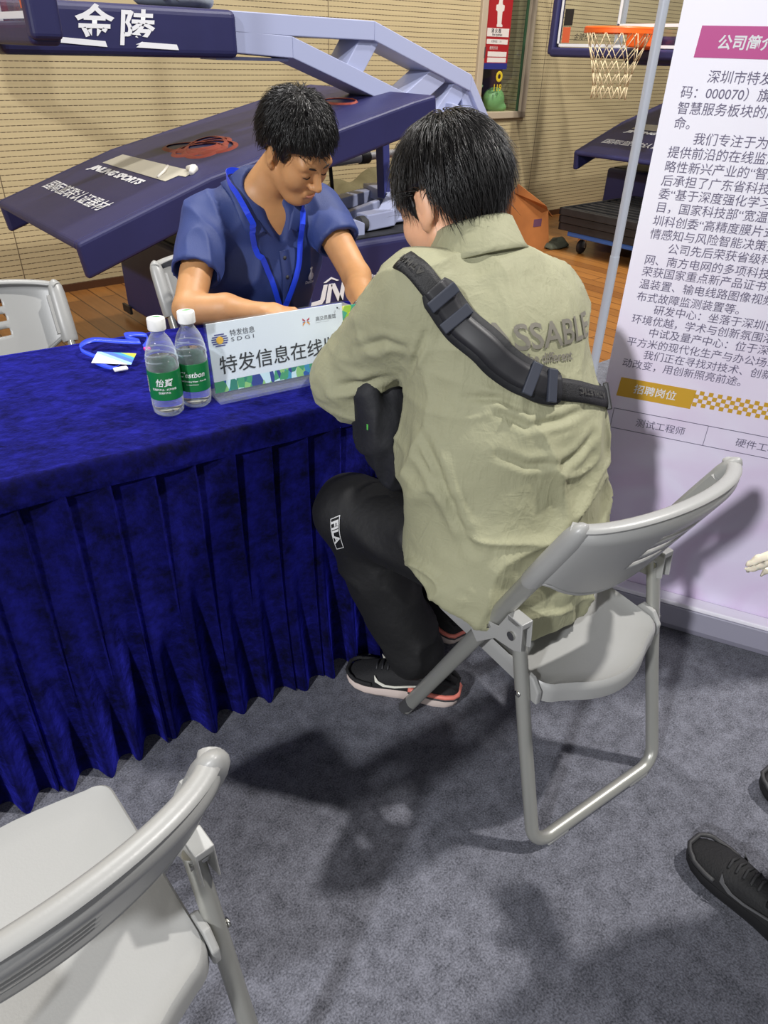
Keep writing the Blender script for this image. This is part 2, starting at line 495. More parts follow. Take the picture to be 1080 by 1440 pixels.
# ------------------------------------------------------------------ folding chair
def tube_y(z): return .472 - .5245 * z
def make_chair(label, group):
    t = thing('folding_chair', label, 'chair', group=group)
    # seat: dished plastic with a turned-down lip
    out = []
    hw, y0, y1, bul = .172, .078, .425, .042
    def corner(cx, cy, r, a0, a1, n=7): return [(cx + r * math.cos(R(a0 + (a1 - a0) * i / (n - 1))), cy + r * math.sin(R(a0 + (a1 - a0) * i / (n - 1)))) for i in range(n)]
    out += corner(hw - .03, y1 - .03, .03, 0, 90)
    out += [(hw - .03 - (2 * hw - .06) * i / 8, y1 + .026 * math.sin(math.pi * i / 8)) for i in range(1, 8)]
    out += corner(-hw + .03, y1 - .03, .03, 90, 180)
    out += [(-hw, y1 - .03 - (y1 - y0 - .07) * i / 8) for i in range(1, 8)]
    out += corner(-hw + .04, y0 + .04, .04, 180, 262)
    n = 14
    out += [(-hw + .05 + (2 * hw - .1) * i / n, y0 - bul * math.sin(math.pi * i / n) ** .8) for i in range(1, n)]
    out += corner(hw - .04, y0 + .04, .04, 278, 360)
    out += [(hw, y0 + .04 + (y1 - y0 - .07) * i / 8) for i in range(1, 8)]
    cy = .25
    def zt(x, y): return .393 + .045 * (y - .06) - .012 * (1 - (x / .17) ** 2)
    def ring(k, dz): return [(x * k, cy + (y - cy) * k, zt(x * k, cy + (y - cy) * k) + dz) for x, y in out]
    b = MB().rings([ring(.90, -.012), ring(.962, -.010), ring(.972, -.034), ring(1.0, -.034), ring(1.004, -.008), ring(.995, .004), ring(.975, .009), ring(.93, .004), ring(.8, .001), ring(.5, 0), ring(.2, 0)])
    b.build('seat', PLASTIC, t, smooth=True, auto=50)
    # backrest: curved panel, slotted, with sleeves gripping the tubes
    def pan(u, v):
        x = -.205 + .41 * u; k = 2 * u - 1
        ztop = .788 + .012 * (1 - k * k); zbot = .648 - .080 * max(0, 1 - (k / .93) ** 2)
        z = zbot + (ztop - zbot) * v
        bulge = .062 * max(0, 1 - k * k) ** .6
        lip = .02 * max(0, (v - .86) / .14) ** 2
        return (x, tube_y(z) - .006 - bulge + lip, z)
    b = MB().grid(pan, 56, 24, skip=lambda u, v: abs(u - .5) < .12 and int(v * 24) in (9, 10, 13, 14, 17, 18))
    bk = b.build('backrest', PLASTIC, t, smooth=True, solid=.007)
    top = [pan(i / 40, 1) for i in range(41)]
    b = MB().tube(top, .0130, 12, flat=.55)
    bot = [pan(i / 40, 0) for i in range(41)]
    b.tube(bot, .005, 8)
    for sx in (-1, 1):
        zs = [.638, .645, .70, .765, .782, .793, .799, .802]
        b.tube([(sx * .2, tube_y(z), z) for z in zs], [.021, .0235, .0235, .0225, .020, .015, .008, .002], 14, flat=.8)
        b.beam((sx * .176, tube_y(.66) - .004, .66), (sx * .176, tube_y(.76) - .004, .76), .012, .02)
    b.build('backrest_rim', PLASTIC, bk, smooth=True, auto=40)
    # straight front tubes, feet, bolts
    for sx in (-1, 1):
        b = MB().tube([(sx * .2, tube_y(.012), .012), (sx * .2, tube_y(.72), .72)], .018, 14, flat=.62, up=(1, 0, 0))
        ft = b.build('frame_tube', GREYMETAL, t, smooth=True, auto=50)
        b = MB().tube([(sx * .2, tube_y(0) + .0, 0.002), (sx * .2, tube_y(.05), .05)], .018, 14, flat=.66, up=(1, 0, 0))
        b.build('foot_cap', DARKCAP, ft, smooth=True, auto=50)
        b = MB().lathe([(0, 0), (.008, 0), (.008, .003), (.004, .005), (0, .005)], 12, (sx * .209, tube_y(.385), .385), 'x')
        b.build('bolt', CHROME, ft, smooth=True)
    # U-shaped rear leg
    pts = [(.193, .155, .52), (.193, .09, .27), (.193, .03, .055)]
    for i in range(1, 7):
        a = R(15 * i); pts.append((.193 - .045 * (1 - math.cos(a)), .03 - .014 * math.sin(a), .055 - .041 * math.sin(a)))
    U = pts + [(-x, y, z) for x, y, z in pts[::-1]]
    rl = MB().tube(U, .0142, 14).build('rear_leg', GREYMETAL, t, smooth=True, auto=50)
    for sx in (-1, 1):
        MB().lohi((sx * .13 - .03, .002, .0), (sx * .13 + .03, .03, .012)).build('foot_pad', PLASTIC, rl, bevel=.003)
    for sx in (-1, 1):
        b = MB()
        x0 = sx * .2
        poly = [(.262, .452), (.236, .49), (.185, .505), (.165, .548), (.128, .545), (.122, .488), (.14, .478), (.19, .47), (.235, .425)]
        b.prism(poly, -.0135, -.0105, lambda y, z, d: (x0 + d, y, z)).prism(poly, .0105, .0135, lambda y, z, d: (x0 + d, y, z))
        b.lohi((x0 - .0135, .128, .535), (x0 + .0135, .166, .548))
        br = b.build('hinge_bracket', PLASTIC, t, bevel=.002)
        MB().lathe([(0, -.018), (.009, -.018), (.009, .018), (0, .018)], 14, (x0, .148, .51), 'x').build('hinge_pin', CHROME, br, smooth=True, auto=40)
        MB().beam((x0 + .016 * sx, .245, .455), (x0 + .016 * sx, .205, .492), .004, .008).build('slot_pin', CHROME, br, bevel=.001)
        b = MB().prism([(.09, .36), (.15, .36), (.155, .395), (.14, .418), (.11, .415), (.09, .39)], -.006, .006, lambda y, z, d: (sx * .176 + d, y, z))
        sb = b.build('seat_bracket', PLASTIC, t, bevel=.003)
        MB().lathe([(0, 0), (.007, 0), (.007, .004), (0, .005)], 12, (sx * .207, .118, .381), 'x').build('bolt', CHROME, sb, smooth=True)
    return t
GC = 'white plastic folding chairs'
ch = make_chair('pale grey folding chair the man in the olive shirt sits on', GC)
ch.location = (.4995, .9754, 0); ch.rotation_euler = (0, 0, R(A3))
dup(ch, (-.276, .290, 0), R(42), 'empty pale folding chair in the near left corner seen over its backrest', GC)
dup(ch, tw(.13, 2.40), R(A1 + 180), 'empty white folding chair behind the left end of the blue table', GC)
dup(ch, tw(.855, 2.50), R(A1 + 184), 'white folding chair the man in the navy polo sits on', GC)

# ------------------------------------------------------------------ table under its velvet cloth
T0 = tw(.4, 1.59)
tb = thing('folding_table', 'long table hidden under the blue velvet cloth', 'table', T0, R(A1))
MB().lohi((-.88, -.31, .712), (.88, .31, .738)).build('tabletop', mat('table_board', (150, 120, 90), .6), tb, bevel=.004)
for sx in (-1, 1):
    for sy in (-1, 1):
        MB().tube([(sx * .78, sy * .26, 0), (sx * .78, sy * .26, .712)], .015, 10).build('leg', GREYMETAL, tb, smooth=True, auto=50)
def velvet():
    m = bpy.data.materials.new('royal_blue_velvet'); m.use_nodes = True; nt = m.node_tree; b = nt.nodes['Principled BSDF']
    b.inputs['Roughness'].default_value = .9; setin(b, 'Specular IOR Level', .1)
    setin(b, 'Sheen Weight', 1.0); setin(b, 'Sheen Roughness', .33); setin(b, 'Sheen Tint', (.06, .065, 1.0, 1))
    tc = nt.nodes.new('ShaderNodeTexCoord')
    n = nt.nodes.new('ShaderNodeTexNoise'); n.inputs['Scale'].default_value = 18; n.inputs['Detail'].default_value = 8; n.inputs['Roughness'].default_value = .75
    nt.links.new(tc.outputs['Object'], n.inputs['Vector'])
    rp = nt.nodes.new('ShaderNodeValToRGB'); rp.color_ramp.elements[0].position = .38; rp.color_ramp.elements[1].position = .64
    rp.color_ramp.elements[0].color = lin((1, 1, 18)); rp.color_ramp.elements[1].color = lin((6, 6, 70))
    nt.links.new(n.outputs['Fac'], rp.inputs[0]); nt.links.new(rp.outputs[0], b.inputs['Base Color'])
    n2 = nt.nodes.new('ShaderNodeTexNoise'); n2.inputs['Scale'].default_value = 30; n2.inputs['Detail'].default_value = 6
    nt.links.new(tc.outputs['Object'], n2.inputs['Vector'])
    bp = nt.nodes.new('ShaderNodeBump'); bp.inputs['Strength'].default_value = .5; bp.inputs['Distance'].default_value = .011
    nt.links.new(n2.outputs['Fac'], bp.inputs['Height']); nt.links.new(bp.outputs[0], b.inputs['Normal'])
    pile = nt.nodes.new('ShaderNodeBsdfSheen'); pile.distribution = 'ASHIKHMIN'; pile.inputs['Roughness'].default_value = .55
    rp2 = nt.nodes.new('ShaderNodeValToRGB'); rp2.color_ramp.elements[0].position = .35; rp2.color_ramp.elements[1].position = .7
    rp2.color_ramp.elements[0].color = (.002, .002, .05, 1); rp2.color_ramp.elements[1].color = (.016, .018, .27, 1)
    nt.links.new(n.outputs['Fac'], rp2.inputs[0]); nt.links.new(rp2.outputs[0], pile.inputs['Color']); nt.links.new(bp.outputs[0], pile.inputs['Normal'])
    ad = nt.nodes.new('ShaderNodeAddShader'); out = [q for q in nt.nodes if q.type == 'OUTPUT_MATERIAL'][0]
    nt.links.new(b.outputs[0], ad.inputs[0]); nt.links.new(pile.outputs[0], ad.inputs[1]); nt.links.new(ad.outputs[0], out.inputs[0])
    return m
VELVET = velvet()
cl = thing('tablecloth', 'royal blue velvet tablecloth with pleated skirt covering the long table', 'tablecloth', T0, R(A1))
# flat top with a soft rolled edge and a short valance; section (t offset, z) swept round three sides
TX, TY = .90, .325
def wob(x, y): return float(noise(np.array([[x * 7 + 3, y * 7 + 5, 1.5]]))[0] - .5)
def top_pt(u, v):
    x = -TX + 2 * TX * u; y = -TY + 2 * TY * v
    return (x, y, .7455 + .004 * wob(x, y))
b = MB().grid(top_pt, 60, 24)
b.build('cloth_top', VELVET, cl, smooth=True)
def rim_path(n=220):
    P = []
    L = [(-TX, TY), (-TX, -TY), (TX, -TY), (TX, TY), (-TX, TY)]
    rad = .03
    seg = [(L[i], L[i + 1]) for i in range(4)]
    tot = sum(math.hypot(q[0] - p[0], q[1] - p[1]) for p, q in seg)
    for p, q in seg:
        k = math.hypot(q[0] - p[0], q[1] - p[1]); m = max(2, int(n * k / tot))
        d = ((q[0] - p[0]) / k, (q[1] - p[1]) / k); nr = (d[1] * -1, d[0]); nr = (d[1], -d[0])
        for i in range(m):
            P.append((p[0] + d[0] * k * i / m, p[1] + d[1] * k * i / m, -d[1] * 0 + nr[0], nr[1], k * i / m, q))
    return P
def sweep(sec, n=220):
    """sec(dist, x, y) -> list of (outward, z); outward normals blend at the corners"""
    P = rim_path(n); rings = []
    N = len(P); dist = 0; prev = None
    cx = [(-1 if True else 1)]
    for i, p in enumerate(P):
        a = P[i - 1]; c = P[(i + 1) % N]
        nx = p[2] + a[2] + c[2]; ny = p[3] + a[3] + c[3]; k = math.hypot(nx, ny); nx /= k; ny /= k
        # make sure the normal points away from the middle
        if nx * p[0] / TX + ny * p[1] / TY < 0: nx, ny = -nx, -ny
        if prev: dist += math.hypot(p[0] - prev[0], p[1] - prev[1])
        prev = p
        rings.append([(p[0] + nx * o_, p[1] + ny * o_, z) for o_, z in sec(dist, p[0], p[1])])
    return rings
def sec_val(d, x, y):
    wv = .003 * math.sin(d * 23) + .004 * wob(x * 2, y * 2)
    return [(-.012, .7462), (-.002, .7470), (.006 + wv * .4, .7435), (.011 + wv, .733), (.0125 + wv, .720), (.012 + wv, .705), (.0125 + wv, .692), (.0085, .690)]
r_ = sweep(sec_val, 260); r_.append(r_[0])
MB().rings(r_, False, False, closed=False).build('valance', VELVET, cl, smooth=True)
PW = .083
def sec_skirt(d, x, y):
    s = x + .4                                       # along the front the pleat lines fall every 8.3 cm
    ph = ((s - .033) / PW if abs(y + TY) < 1e-6 else d / PW)
    fr = ph - math.floor(ph); k = math.floor(ph)
    rnd = random.Random(k * 17 + 5); a1 = rnd.uniform(.6, 1.25); a2 = rnd.uniform(-.018, .018); a3 = rnd.uniform(-.012, .02)
    out = []
    for i in range(19):
        v = i / 18; z = .694 - .692 * v
        knife = .011 * fr ** 2.2 - .003            # sharp lip at each stitched pleat
        soft = .5 + .5 * math.cos(2 * math.pi * (fr - .22 - a2 * 9 * v))
        f = v ** 1.9
        o_ = .006 + knife * (1 - .55 * f) + f * (.052 * a1 * soft ** 1.7 + .014 + a3) - .012 * v * (1 - v)
        out.append((o_, z))
    return out
r_ = sweep(sec_skirt, 1500); r_.append(r_[0])
MB().rings(r_, False, False, closed=False).build('pleated_skirt', VELVET, cl, smooth=True)

# ------------------------------------------------------------------ nameplate and flyer
def printed(name, rgb, rough=.4): return mat(name, rgb, rough)
ACRYL = see_through('clear_acrylic', (250, 253, 254), .985, .03, .1, .4)
NP = tw(.636, 1.41)
npl = thing('nameplate', 'white company nameplate in a clear acrylic stand on the blue table', 'nameplate', NP + Vector((0, 0, .7505)), R(A1))
TL = R(6)                                              # leans back a little
def npt(x, z, d=0.0): return (x, z * math.sin(TL) + d * math.cos(TL), z * math.cos(TL) - d * math.sin(TL) * 0)
b = MB()
b.lohi((-.166, -.036, 0), (.166, .042, .0065))
b.prism([(-.166, .0065), (.166, .0065), (.166, .164), (-.166, .164)], -.0042, -.0022, npt)
b.prism([(-.166, .0065), (.166, .0065), (.166, .164), (-.166, .164)], .0026, .0046, npt)
b.build('acrylic_stand', ACRYL, npl, bevel=.0006)
def card_mat():
    m = bpy.data.materials.new('printed_card'); m.use_nodes = True; nt = m.node_tree; bs = nt.nodes['Principled BSDF']
    bs.inputs['Roughness'].default_value = .35
    tc = nt.nodes.new('ShaderNodeTexCoord'); sp = nt.nodes.new('ShaderNodeSeparateXYZ'); nt.links.new(tc.outputs['Object'], sp.inputs[0])
    mp = nt.nodes.new('ShaderNodeMapping'); mp.inputs['Rotation'].default_value = (0, R(-38), 0); mp.inputs['Scale'].default_value = (90, 90, 40)
    nt.links.new(tc.outputs['Object'], mp.inputs[0])
    vo = nt.nodes.new('ShaderNodeTexVoronoi'); vo.inputs['Scale'].default_value = 1.0; nt.links.new(mp.outputs[0], vo.inputs['Vector'])
    sx = nt.nodes.new('ShaderNodeSeparateColor'); nt.links.new(vo.outputs['Color'], sx.inputs[0])
    rp = nt.nodes.new('ShaderNodeValToRGB'); rp.color_ramp.interpolation = 'CONSTANT'
    cols = [(30, 90, 170), (70, 160, 110), (36, 60, 140), (150, 200, 120), (60, 150, 190), (215, 235, 240), (40, 130, 110)]
    e = rp.color_ramp.elements
    while len(e) < len(cols): e.new(.5)
    for i, c in enumerate(cols): e[i].position = i / len(cols); e[i].color = lin(c)
    nt.links.new(sx.outputs[0], rp.inputs[0])
    ls = nt.nodes.new('ShaderNodeMath'); ls.operation = 'LESS_THAN'; ls.inputs[1].default_value = .036; nt.links.new(sp.outputs[2], ls.inputs[0])
    mx = nt.nodes.new('ShaderNodeMix'); mx.data_type = 'RGBA'; mx.inputs['A'].default_value = lin((232, 232, 238))
    nt.links.new(ls.outputs[0], mx.inputs['Factor']); nt.links.new(rp.outputs[0], mx.inputs['B']); nt.links.new(mx.outputs['Result'], bs.inputs['Base Color'])
    return m
card = MB().prism([(-.162, .0115), (.162, .0115), (.162, .161), (-.162, .161)], -.0012, .0012, npt).build('card', card_mat(), npl)
INK = mat('black_ink', (28, 28, 32), .6)
def on_card(x, z): return frame(npt(x, z, -.0018), (1, 0, 0), (0, math.sin(TL), math.cos(TL)))
lettering('特发信息在线监测', .042, on_card(-.146, .0545), INK, card, bold=.0003)
lettering('特发信息', .0145, on_card(-.1135, .1305), mat('grey_ink', (70, 70, 80), .6), card)
lettering('S D G I', .0115, on_card(-.1125, .118), mat('grey_ink', (70, 70, 80), .6), card, xs=1.55)
b = MB()
for i in range(6):                                     # striped globe mark
    z = .1245 + (i - 2.5) * .0047; hw = .0185 * math.sqrt(max(.05, 1 - ((i - 2.5) / 3.1) ** 2))
    b.prism([(-.137 - hw, z - .0012), (-.137 + hw, z - .0012), (-.137 + hw, z + .0012), (-.137 - hw, z + .0012)], -.0019, -.0016, npt)
b.build('globe_stripes', mat('violet_blue_ink', (62, 60, 128), .5), card)
b = MB().prism([(-.137 + .008 * math.cos(a * .3927), .1245 + .008 * math.sin(a * .3927)) for a in range(16)], -.0026, -.0019, npt)
b.build('globe_disc', mat('golden_ink', (222, 172, 60), .5), card)
for nm, c, q in (('pinwheel_red', (190, 50, 80), ((-1, 1), (1, 1))), ('pinwheel_blue', (50, 80, 170), ((1, -.2), (-1, -.2))), ('pinwheel_orange', (232, 150, 50), ((-1, -1), (1, -1)))):
    b = MB()
    for sx, sz in q:
        cx, cz = .068, .134
        b.prism([(cx + sx * .0015, cz + sz * .002), (cx + sx * .0085, cz + sz * .0085 - .001), (cx + sx * .0085, cz + sz * .004 - .001), (cx + sx * .004, cz + sz * .0005)], -.0019, -.0016, npt)
    b.build(nm, mat('ink_' + nm, c, .5), card)
lettering('高交员面馆', .0105, on_card(.092, .1315), mat('grey_ink', (70, 70, 80), .6), card)
lettering('- —— - ——', .006, on_card(.092, .1255), mat('grey_ink', (70, 70, 80), .6), card)
MB().prism([(.1475 + .0018 * math.cos(a * .785), .1535 + .0018 * math.sin(a * .785)) for a in range(8)], -.0056, -.0044, npt).build('screw', INK, npl)
def flyer_mat():
    m = mat('yellow_green_flyer', (222, 205, 40), .4); nt = m.node_tree; bs = nt.nodes['Principled BSDF']
    tc = nt.nodes.new('ShaderNodeTexCoord'); vo = nt.nodes.new('ShaderNodeTexVoronoi'); vo.inputs['Scale'].default_value = 55
    nt.links.new(tc.outputs['Object'], vo.inputs['Vector'])
    sx = nt.nodes.new('ShaderNodeSeparateColor'); nt.links.new(vo.outputs['Color'], sx.inputs[0])
    rp = nt.nodes.new('ShaderNodeValToRGB'); rp.color_ramp.interpolation = 'CONSTANT'
    cols = [(222, 205, 40), (150, 190, 70), (205, 195, 50), (70, 160, 130), (230, 225, 120)]
    e = rp.color_ramp.elements
    while len(e) < len(cols): e.new(.5)
    for i, c in enumerate(cols): e[i].position = i / len(cols); e[i].color = lin(c)
    nt.links.new(sx.outputs[0], rp.inputs[0]); nt.links.new(rp.outputs[0], bs.inputs['Base Color'])
    return m
fl = MB().prism([(-.07, 0), (.07, 0), (.07, .135), (-.07, .135)], -.001, .001, lambda x, z, d: (x, z * .14 + d, z)).build('flyer', flyer_mat())
fl.location = tw(.885, 1.455, .7515); fl.rotation_euler = (0, 0, R(A1))
tag(fl, 'yellow green flyer propped upright behind the nameplate by the olive sleeve', 'flyer')

# ------------------------------------------------------------------ water bottles
PET = see_through('clear_bottle_plastic', (244, 249, 252), .93, .06)
def water_mat():
    m = bpy.data.materials.new('water'); m.use_nodes = True; b = m.node_tree.nodes['Principled BSDF']
    setin(b, 'Transmission Weight', 1.0); b.inputs['IOR'].default_value = 1.2; b.inputs['Roughness'].default_value = 0.02
    b.inputs['Base Color'].default_value = (.9, .96, 1, 1)
    return m
WATER = water_mat()
GREENLAB = mat('green_label', (20, 112, 58), .35)
CAPW = mat('white_cap_plastic', (240, 240, 238), .4)
LEAF = mat('leaf_green', (62, 160, 76), .5)
def bottle(loc, rz, label, lines, barcode):
    t = thing('water_bottle', label, 'bottle', loc, rz, 'small bottled waters with green labels')
    pr = [(0, .006), (.018, .003), (.026, 0), (.031, .006), (.0325, .02), (.0325, .034), (.0318, .038), (.0318, .098), (.0325, .102), (.0325, .108), (.0312, .113), (.0326, .119), (.0310, .126), (.0300, .131), (.0285, .138), (.0262, .146), (.0225, .155), (.0175, .163), (.0138, .168), (.0132, .1735), (.0150, .1745), (.0150, .1765), (.0132, .178), (.0132, .196)]
    bd = MB().lathe(pr, 40, cap=False).build('bottle_body', PET, t, smooth=True)
    for i in range(3):                                  # pressed-in spiral grips on the shoulder
        pts = [(.0315 * math.cos(a), .0315 * math.sin(a), .112 + .013 * i - .010 + .02 * (a / 6.28)) for a in [j * .2 for j in range(0, 26)]]
        pts = [(x * (1 - max(0, z - .122) * 9), y * (1 - max(0, z - .122) * 9), z) for x, y, z in pts]
        MB().tube(pts, .0012, 6).build('moulded_rib', PET, bd, smooth=True)
    MB().lathe([(0, .008), (.024, .008), (.0295, .014), (.0300, .1), (.0290, .118), (0, .118)], 32, cap=False).build('water', WATER, t, smooth=True)
    MB().lathe([(.0326, .038), (.0329, .0385), (.0329, .0975), (.0326, .098)], 48, cap=False).build('paper_label', GREENLAB, t, smooth=True, auto=30)
    lb = [c for c in bpy.data.objects if c.parent == t and c.name.startswith('paper_label')][0]
    for body, size, z, bold, shear, xs, an in lines:
        me = text_mesh(body, size, bold=bold, shear=shear, align='CENTER', xs=xs)
        for v in me.vertices:
            a = -math.pi / 2 + v.co.x / .0332 + R(an); v.co = (.0332 * math.cos(a), .0332 * math.sin(a), z + v.co.y)
        link('lettering', me, WHITEPRINT, lb)
    if barcode:
        b = MB().grid(lambda u, v: (.0332 * math.cos(-math.pi / 2 - 1.35 + .42 * u), .0332 * math.sin(-math.pi / 2 - 1.35 + .42 * u), .052 + .034 * v), 6, 1)
        b.build('barcode_patch', mat('barcode_white', (214, 214, 214), .5), lb)
        b = MB()
        for i in range(9):
            z = .054 + i * .0035
            b.grid(lambda u, v: (.0334 * math.cos(-math.pi / 2 - 1.32 + .36 * u), .0334 * math.sin(-math.pi / 2 - 1.32 + .36 * u), z + (.0008 + .0008 * (i % 3)) * v), 4, 1)
        b.build('barcode', INK, lb)
    cp = MB(); n = 60; rs = []
    for r, z, rib in ((.0172, .177, 0), (.0178, .1778, 1), (.0178, .197, 1), (.0170, .1992, 0), (.014, .2001, 0)):
        rs.append([((r - (.0005 if rib and k % 2 else 0)) * math.cos(2 * math.pi * k / n), (r - (.0005 if rib and k % 2 else 0)) * math.sin(2 * math.pi * k / n), z) for k in range(n)])
    cp.rings(rs); c = cp.build('cap', CAPW, t, smooth=True, auto=35)
    b = MB().prism([(-.004 + .016 * (i / 8) - .003, .0035 * math.sin(math.pi * i / 8) + .001 + .004 * i / 8) for i in range(9)] + [(-.004 + .016 * (1 - i / 8) - .003, -.0035 * math.sin(math.pi * i / 8) * .6 + .001 + .004 * (1 - i / 8)) for i in range(1, 8)], .2002, .2006, lambda x, y, d: (x * 1.15, y * 1.15, d))
    b.build('leaf_print', LEAF, c)
    return t
bottle(tw(.365, 1.396, .7505), R(A1 - 33), 'front water bottle with white Chinese characters on its green label',
       [('怡寶', .0175, .070, .0002, .25, 1.0, 12), ('饮用纯净水 · 纯净你我', .0052, .060, .0001, 0, 1, 12), ('饮用纯净水', .005, .053, .0001, 0, 1, 12)], True)
bottle(tw(.430, 1.410, .7505), R(A1 - 33), 'rear water bottle with Latin lettering on its green label beside the nameplate',
       [("C'estbon", .0165, .070, .0002, .25, .95, 8), ('Purified Drinking Water · Pure life', .0045, .060, .0001, 0, 1, 8), ('Limited Edition', .0042, .053, 0, 0, 1, 8)], False)

# ------------------------------------------------------------------ badge on its lanyard, lying on the table
RIBBON = mat('bright_blue_ribbon', (34, 66, 214), .38)
ly = thing('badge_lanyard', 'blue lanyard with a white and yellow badge card lying loose on the table', 'lanyard', tw(.34, 1.76, .751), R(A1))
def ribbon(pts, wd, up, flip=None):
    """strip following pts, its width along the vectors up[i]"""
    b = MB(); vs = []; fs = []
    for i, p in enumerate(pts):
        u = Vector(up[i] if isinstance(up, list) else up).normalized() * wd / 2; p = Vector(p)
        vs += [p - u, p + u]
    for i in range(len(pts) - 1): fs.append((2 * i, 2 * i + 1, 2 * i + 3, 2 * i + 2))
    return b.add(vs, fs)
def bez(P, n=40):
    P = [Vector(p) for p in P]; out = []
    for i in range(len(P) - 1):
        p0 = P[max(i - 1, 0)]; p1 = P[i]; p2 = P[i + 1]; p3 = P[min(i + 2, len(P) - 1)]
        for k in range(n // (len(P) - 1)):
            t = k / (n // (len(P) - 1))
            out.append(.5 * ((2 * p1) + (p2 - p0) * t + (2 * p0 - 5 * p1 + 4 * p2 - p3) * t * t + (3 * p1 - 3 * p2 + p3 - p0) * t ** 3))
    out.append(P[-1]); return out
pl = bez([(-.03, .0, .006), (-.058, .06, .014), (-.02, .095, .019), (.05, .06, .014), (.085, .045, .013), (.06, .085, .017), (.075, .115, .012), (.115, .10, .008), (.105, .055, .006), (.085, .02, .006)], 90)
rb = ribbon(pl, .022, [(.1, 1, .22)] * len(pl)).build('ribbon', RIBBON, ly, smooth=True, solid=.0012)
pl = bez([(-.03, .02, .008), (-.04, -.03, .006), (-.018, -.075, .004), (.0, -.07, .005)], 30)
ribbon(pl, .014, [(.8, .5, .2)] * len(pl)).build('ribbon', RIBBON, ly, smooth=True, solid=.0012)
def badge_mat():
    m = mat('badge_print', (236, 236, 240), .4); nt = m.node_tree; bs = nt.nodes['Principled BSDF']
    tc = nt.nodes.new('ShaderNodeTexCoord'); sp = nt.nodes.new('ShaderNodeSeparateXYZ'); nt.links.new(tc.outputs['Object'], sp.inputs[0])
    ad = nt.nodes.new('ShaderNodeMath'); ad.operation = 'MULTIPLY_ADD'; ad.inputs[1].default_value = .6
    nt.links.new(sp.outputs[0], ad.inputs[0]); nt.links.new(sp.outputs[1], ad.inputs[2])
    rp = nt.nodes.new('ShaderNodeValToRGB'); rp.color_ramp.interpolation = 'CONSTANT'
    mr = nt.nodes.new('ShaderNodeMapRange'); mr.inputs['From Min'].default_value = -.07; mr.inputs['From Max'].default_value = .07
    nt.links.new(ad.outputs[0], mr.inputs['Value']); nt.links.new(mr.outputs[0], rp.inputs[0])
    e = rp.color_ramp.elements; cols = [(0, (238, 238, 240)), (.45, (150, 185, 235)), (.55, (70, 110, 215)), (.66, (60, 150, 190)), (.74, (170, 205, 70)), (.80, (236, 226, 60))]
    while len(e) < len(cols): e.new(.5)
    for q, (p, c) in zip(e, cols): q.position = p; q.color = lin(c)
    nt.links.new(rp.outputs[0], bs.inputs['Base Color']); return m
cd = MB().lohi((-.046, -.029, -.0006), (.046, .029, .0006)).build('badge_card', badge_mat(), ly, bevel=.0004)
cd.location = (.0, -.03, .0095); cd.rotation_euler = (R(6), R(3), R(-28))
MB().lohi((-.018, -.099, .001), (.014, -.083, .007)).build('badge_clip', CAPW, ly, bevel=.002)
MB().lohi((.082, .0, .002), (.098, .014, .009)).build('ribbon_end', mat('magenta_tag', (214, 60, 160), .5), ly, bevel=.002)

# ------------------------------------------------------------------ roll-up banner
BA = math.atan2(-.401, .916)
BO = Vector((.83, 1.592, 0)) + Vector((-.401, -.916, 0)) * -.05
bn = thing('rollup_banner', 'tall pale lilac roll-up banner printed with Chinese recruitment text', 'banner', BO, BA)
def banner_mat():
    m = bpy.data.materials.new('banner_print'); m.use_nodes = True; nt = m.node_tree; bs = nt.nodes['Principled BSDF']
    bs.inputs['Roughness'].default_value = .38
    tc = nt.nodes.new('ShaderNodeTexCoord'); sp = nt.nodes.new('ShaderNodeSeparateXYZ'); nt.links.new(tc.outputs['Object'], sp.inputs[0])
    n = nt.nodes.new('ShaderNodeTexNoise'); n.inputs['Scale'].default_value = 4.5; n.inputs['Detail'].default_value = 1.5; n.inputs['Distortion'].default_value = 1.5
    nt.links.new(tc.outputs['Object'], n.inputs['Vector'])
    mr = nt.nodes.new('ShaderNodeMapRange'); mr.inputs['From Min'].default_value = 1.15; mr.inputs['From Max'].default_value = .35
    nt.links.new(sp.outputs[2], mr.inputs['Value'])
    rp = nt.nodes.new('ShaderNodeValToRGB'); e = rp.color_ramp.elements
    e[0].position = .35; e[1].position = .65; e[0].color = lin((226, 216, 240)); e[1].color = lin((216, 194, 226))
    nt.links.new(n.outputs['Fac'], rp.inputs[0])
    mx = nt.nodes.new('ShaderNodeMix'); mx.data_type = 'RGBA'; mx.inputs['A'].default_value = lin((248, 245, 255))
    nt.links.new(mr.outputs[0], mx.inputs['Factor']); nt.links.new(rp.outputs[0], mx.inputs['B']); nt.links.new(mx.outputs['Result'], bs.inputs['Base Color'])
    return m
x0, x1 = -.307, .493
sheet = MB().lohi((x0, -.0012, .085), (x1, .0012, 1.98)).build('printed_sheet', banner_mat(), bn)
MB().lohi((x0 - .005, -.012, 1.975), (x1 + .005, .012, 2.0)).build('top_rail', CHROME, bn, bevel=.003)
b = MB().prism([(-.055, .0), (.055, .0), (.06, .02), (.045, .075), (.0, .09), (-.045, .075), (-.06, .02)], x0 - .02, x1 + .02, lambda y, z, d: (d, y, z))
cs = b.build('base_cassette', mat('satin_aluminium', (150, 148, 164), .4, metal=.2), bn, bevel=.004)
MB().lohi((x0 - .01, -.0475, .078), (x1 + .01, -.004, .092)).build('white_strip', mat('white_paint_strip', (244, 240, 250), .4), cs, bevel=.003)
MB().tube([(.09, .03, .05), (.09, .03, 1.98)], .008, 8).build('support_pole', CHROME, bn, smooth=True, auto=40)
F_ = -.0022
def onb(x, z): return frame((x, F_, z), (1, 0, 0), (0, 0, 1))
def flat(pts, name, m, par, d0=-.0022, d1=-.0015): return MB().prism(pts, d0, d1, lambda x, z, d: (x, d, z)).build(name, m, par)
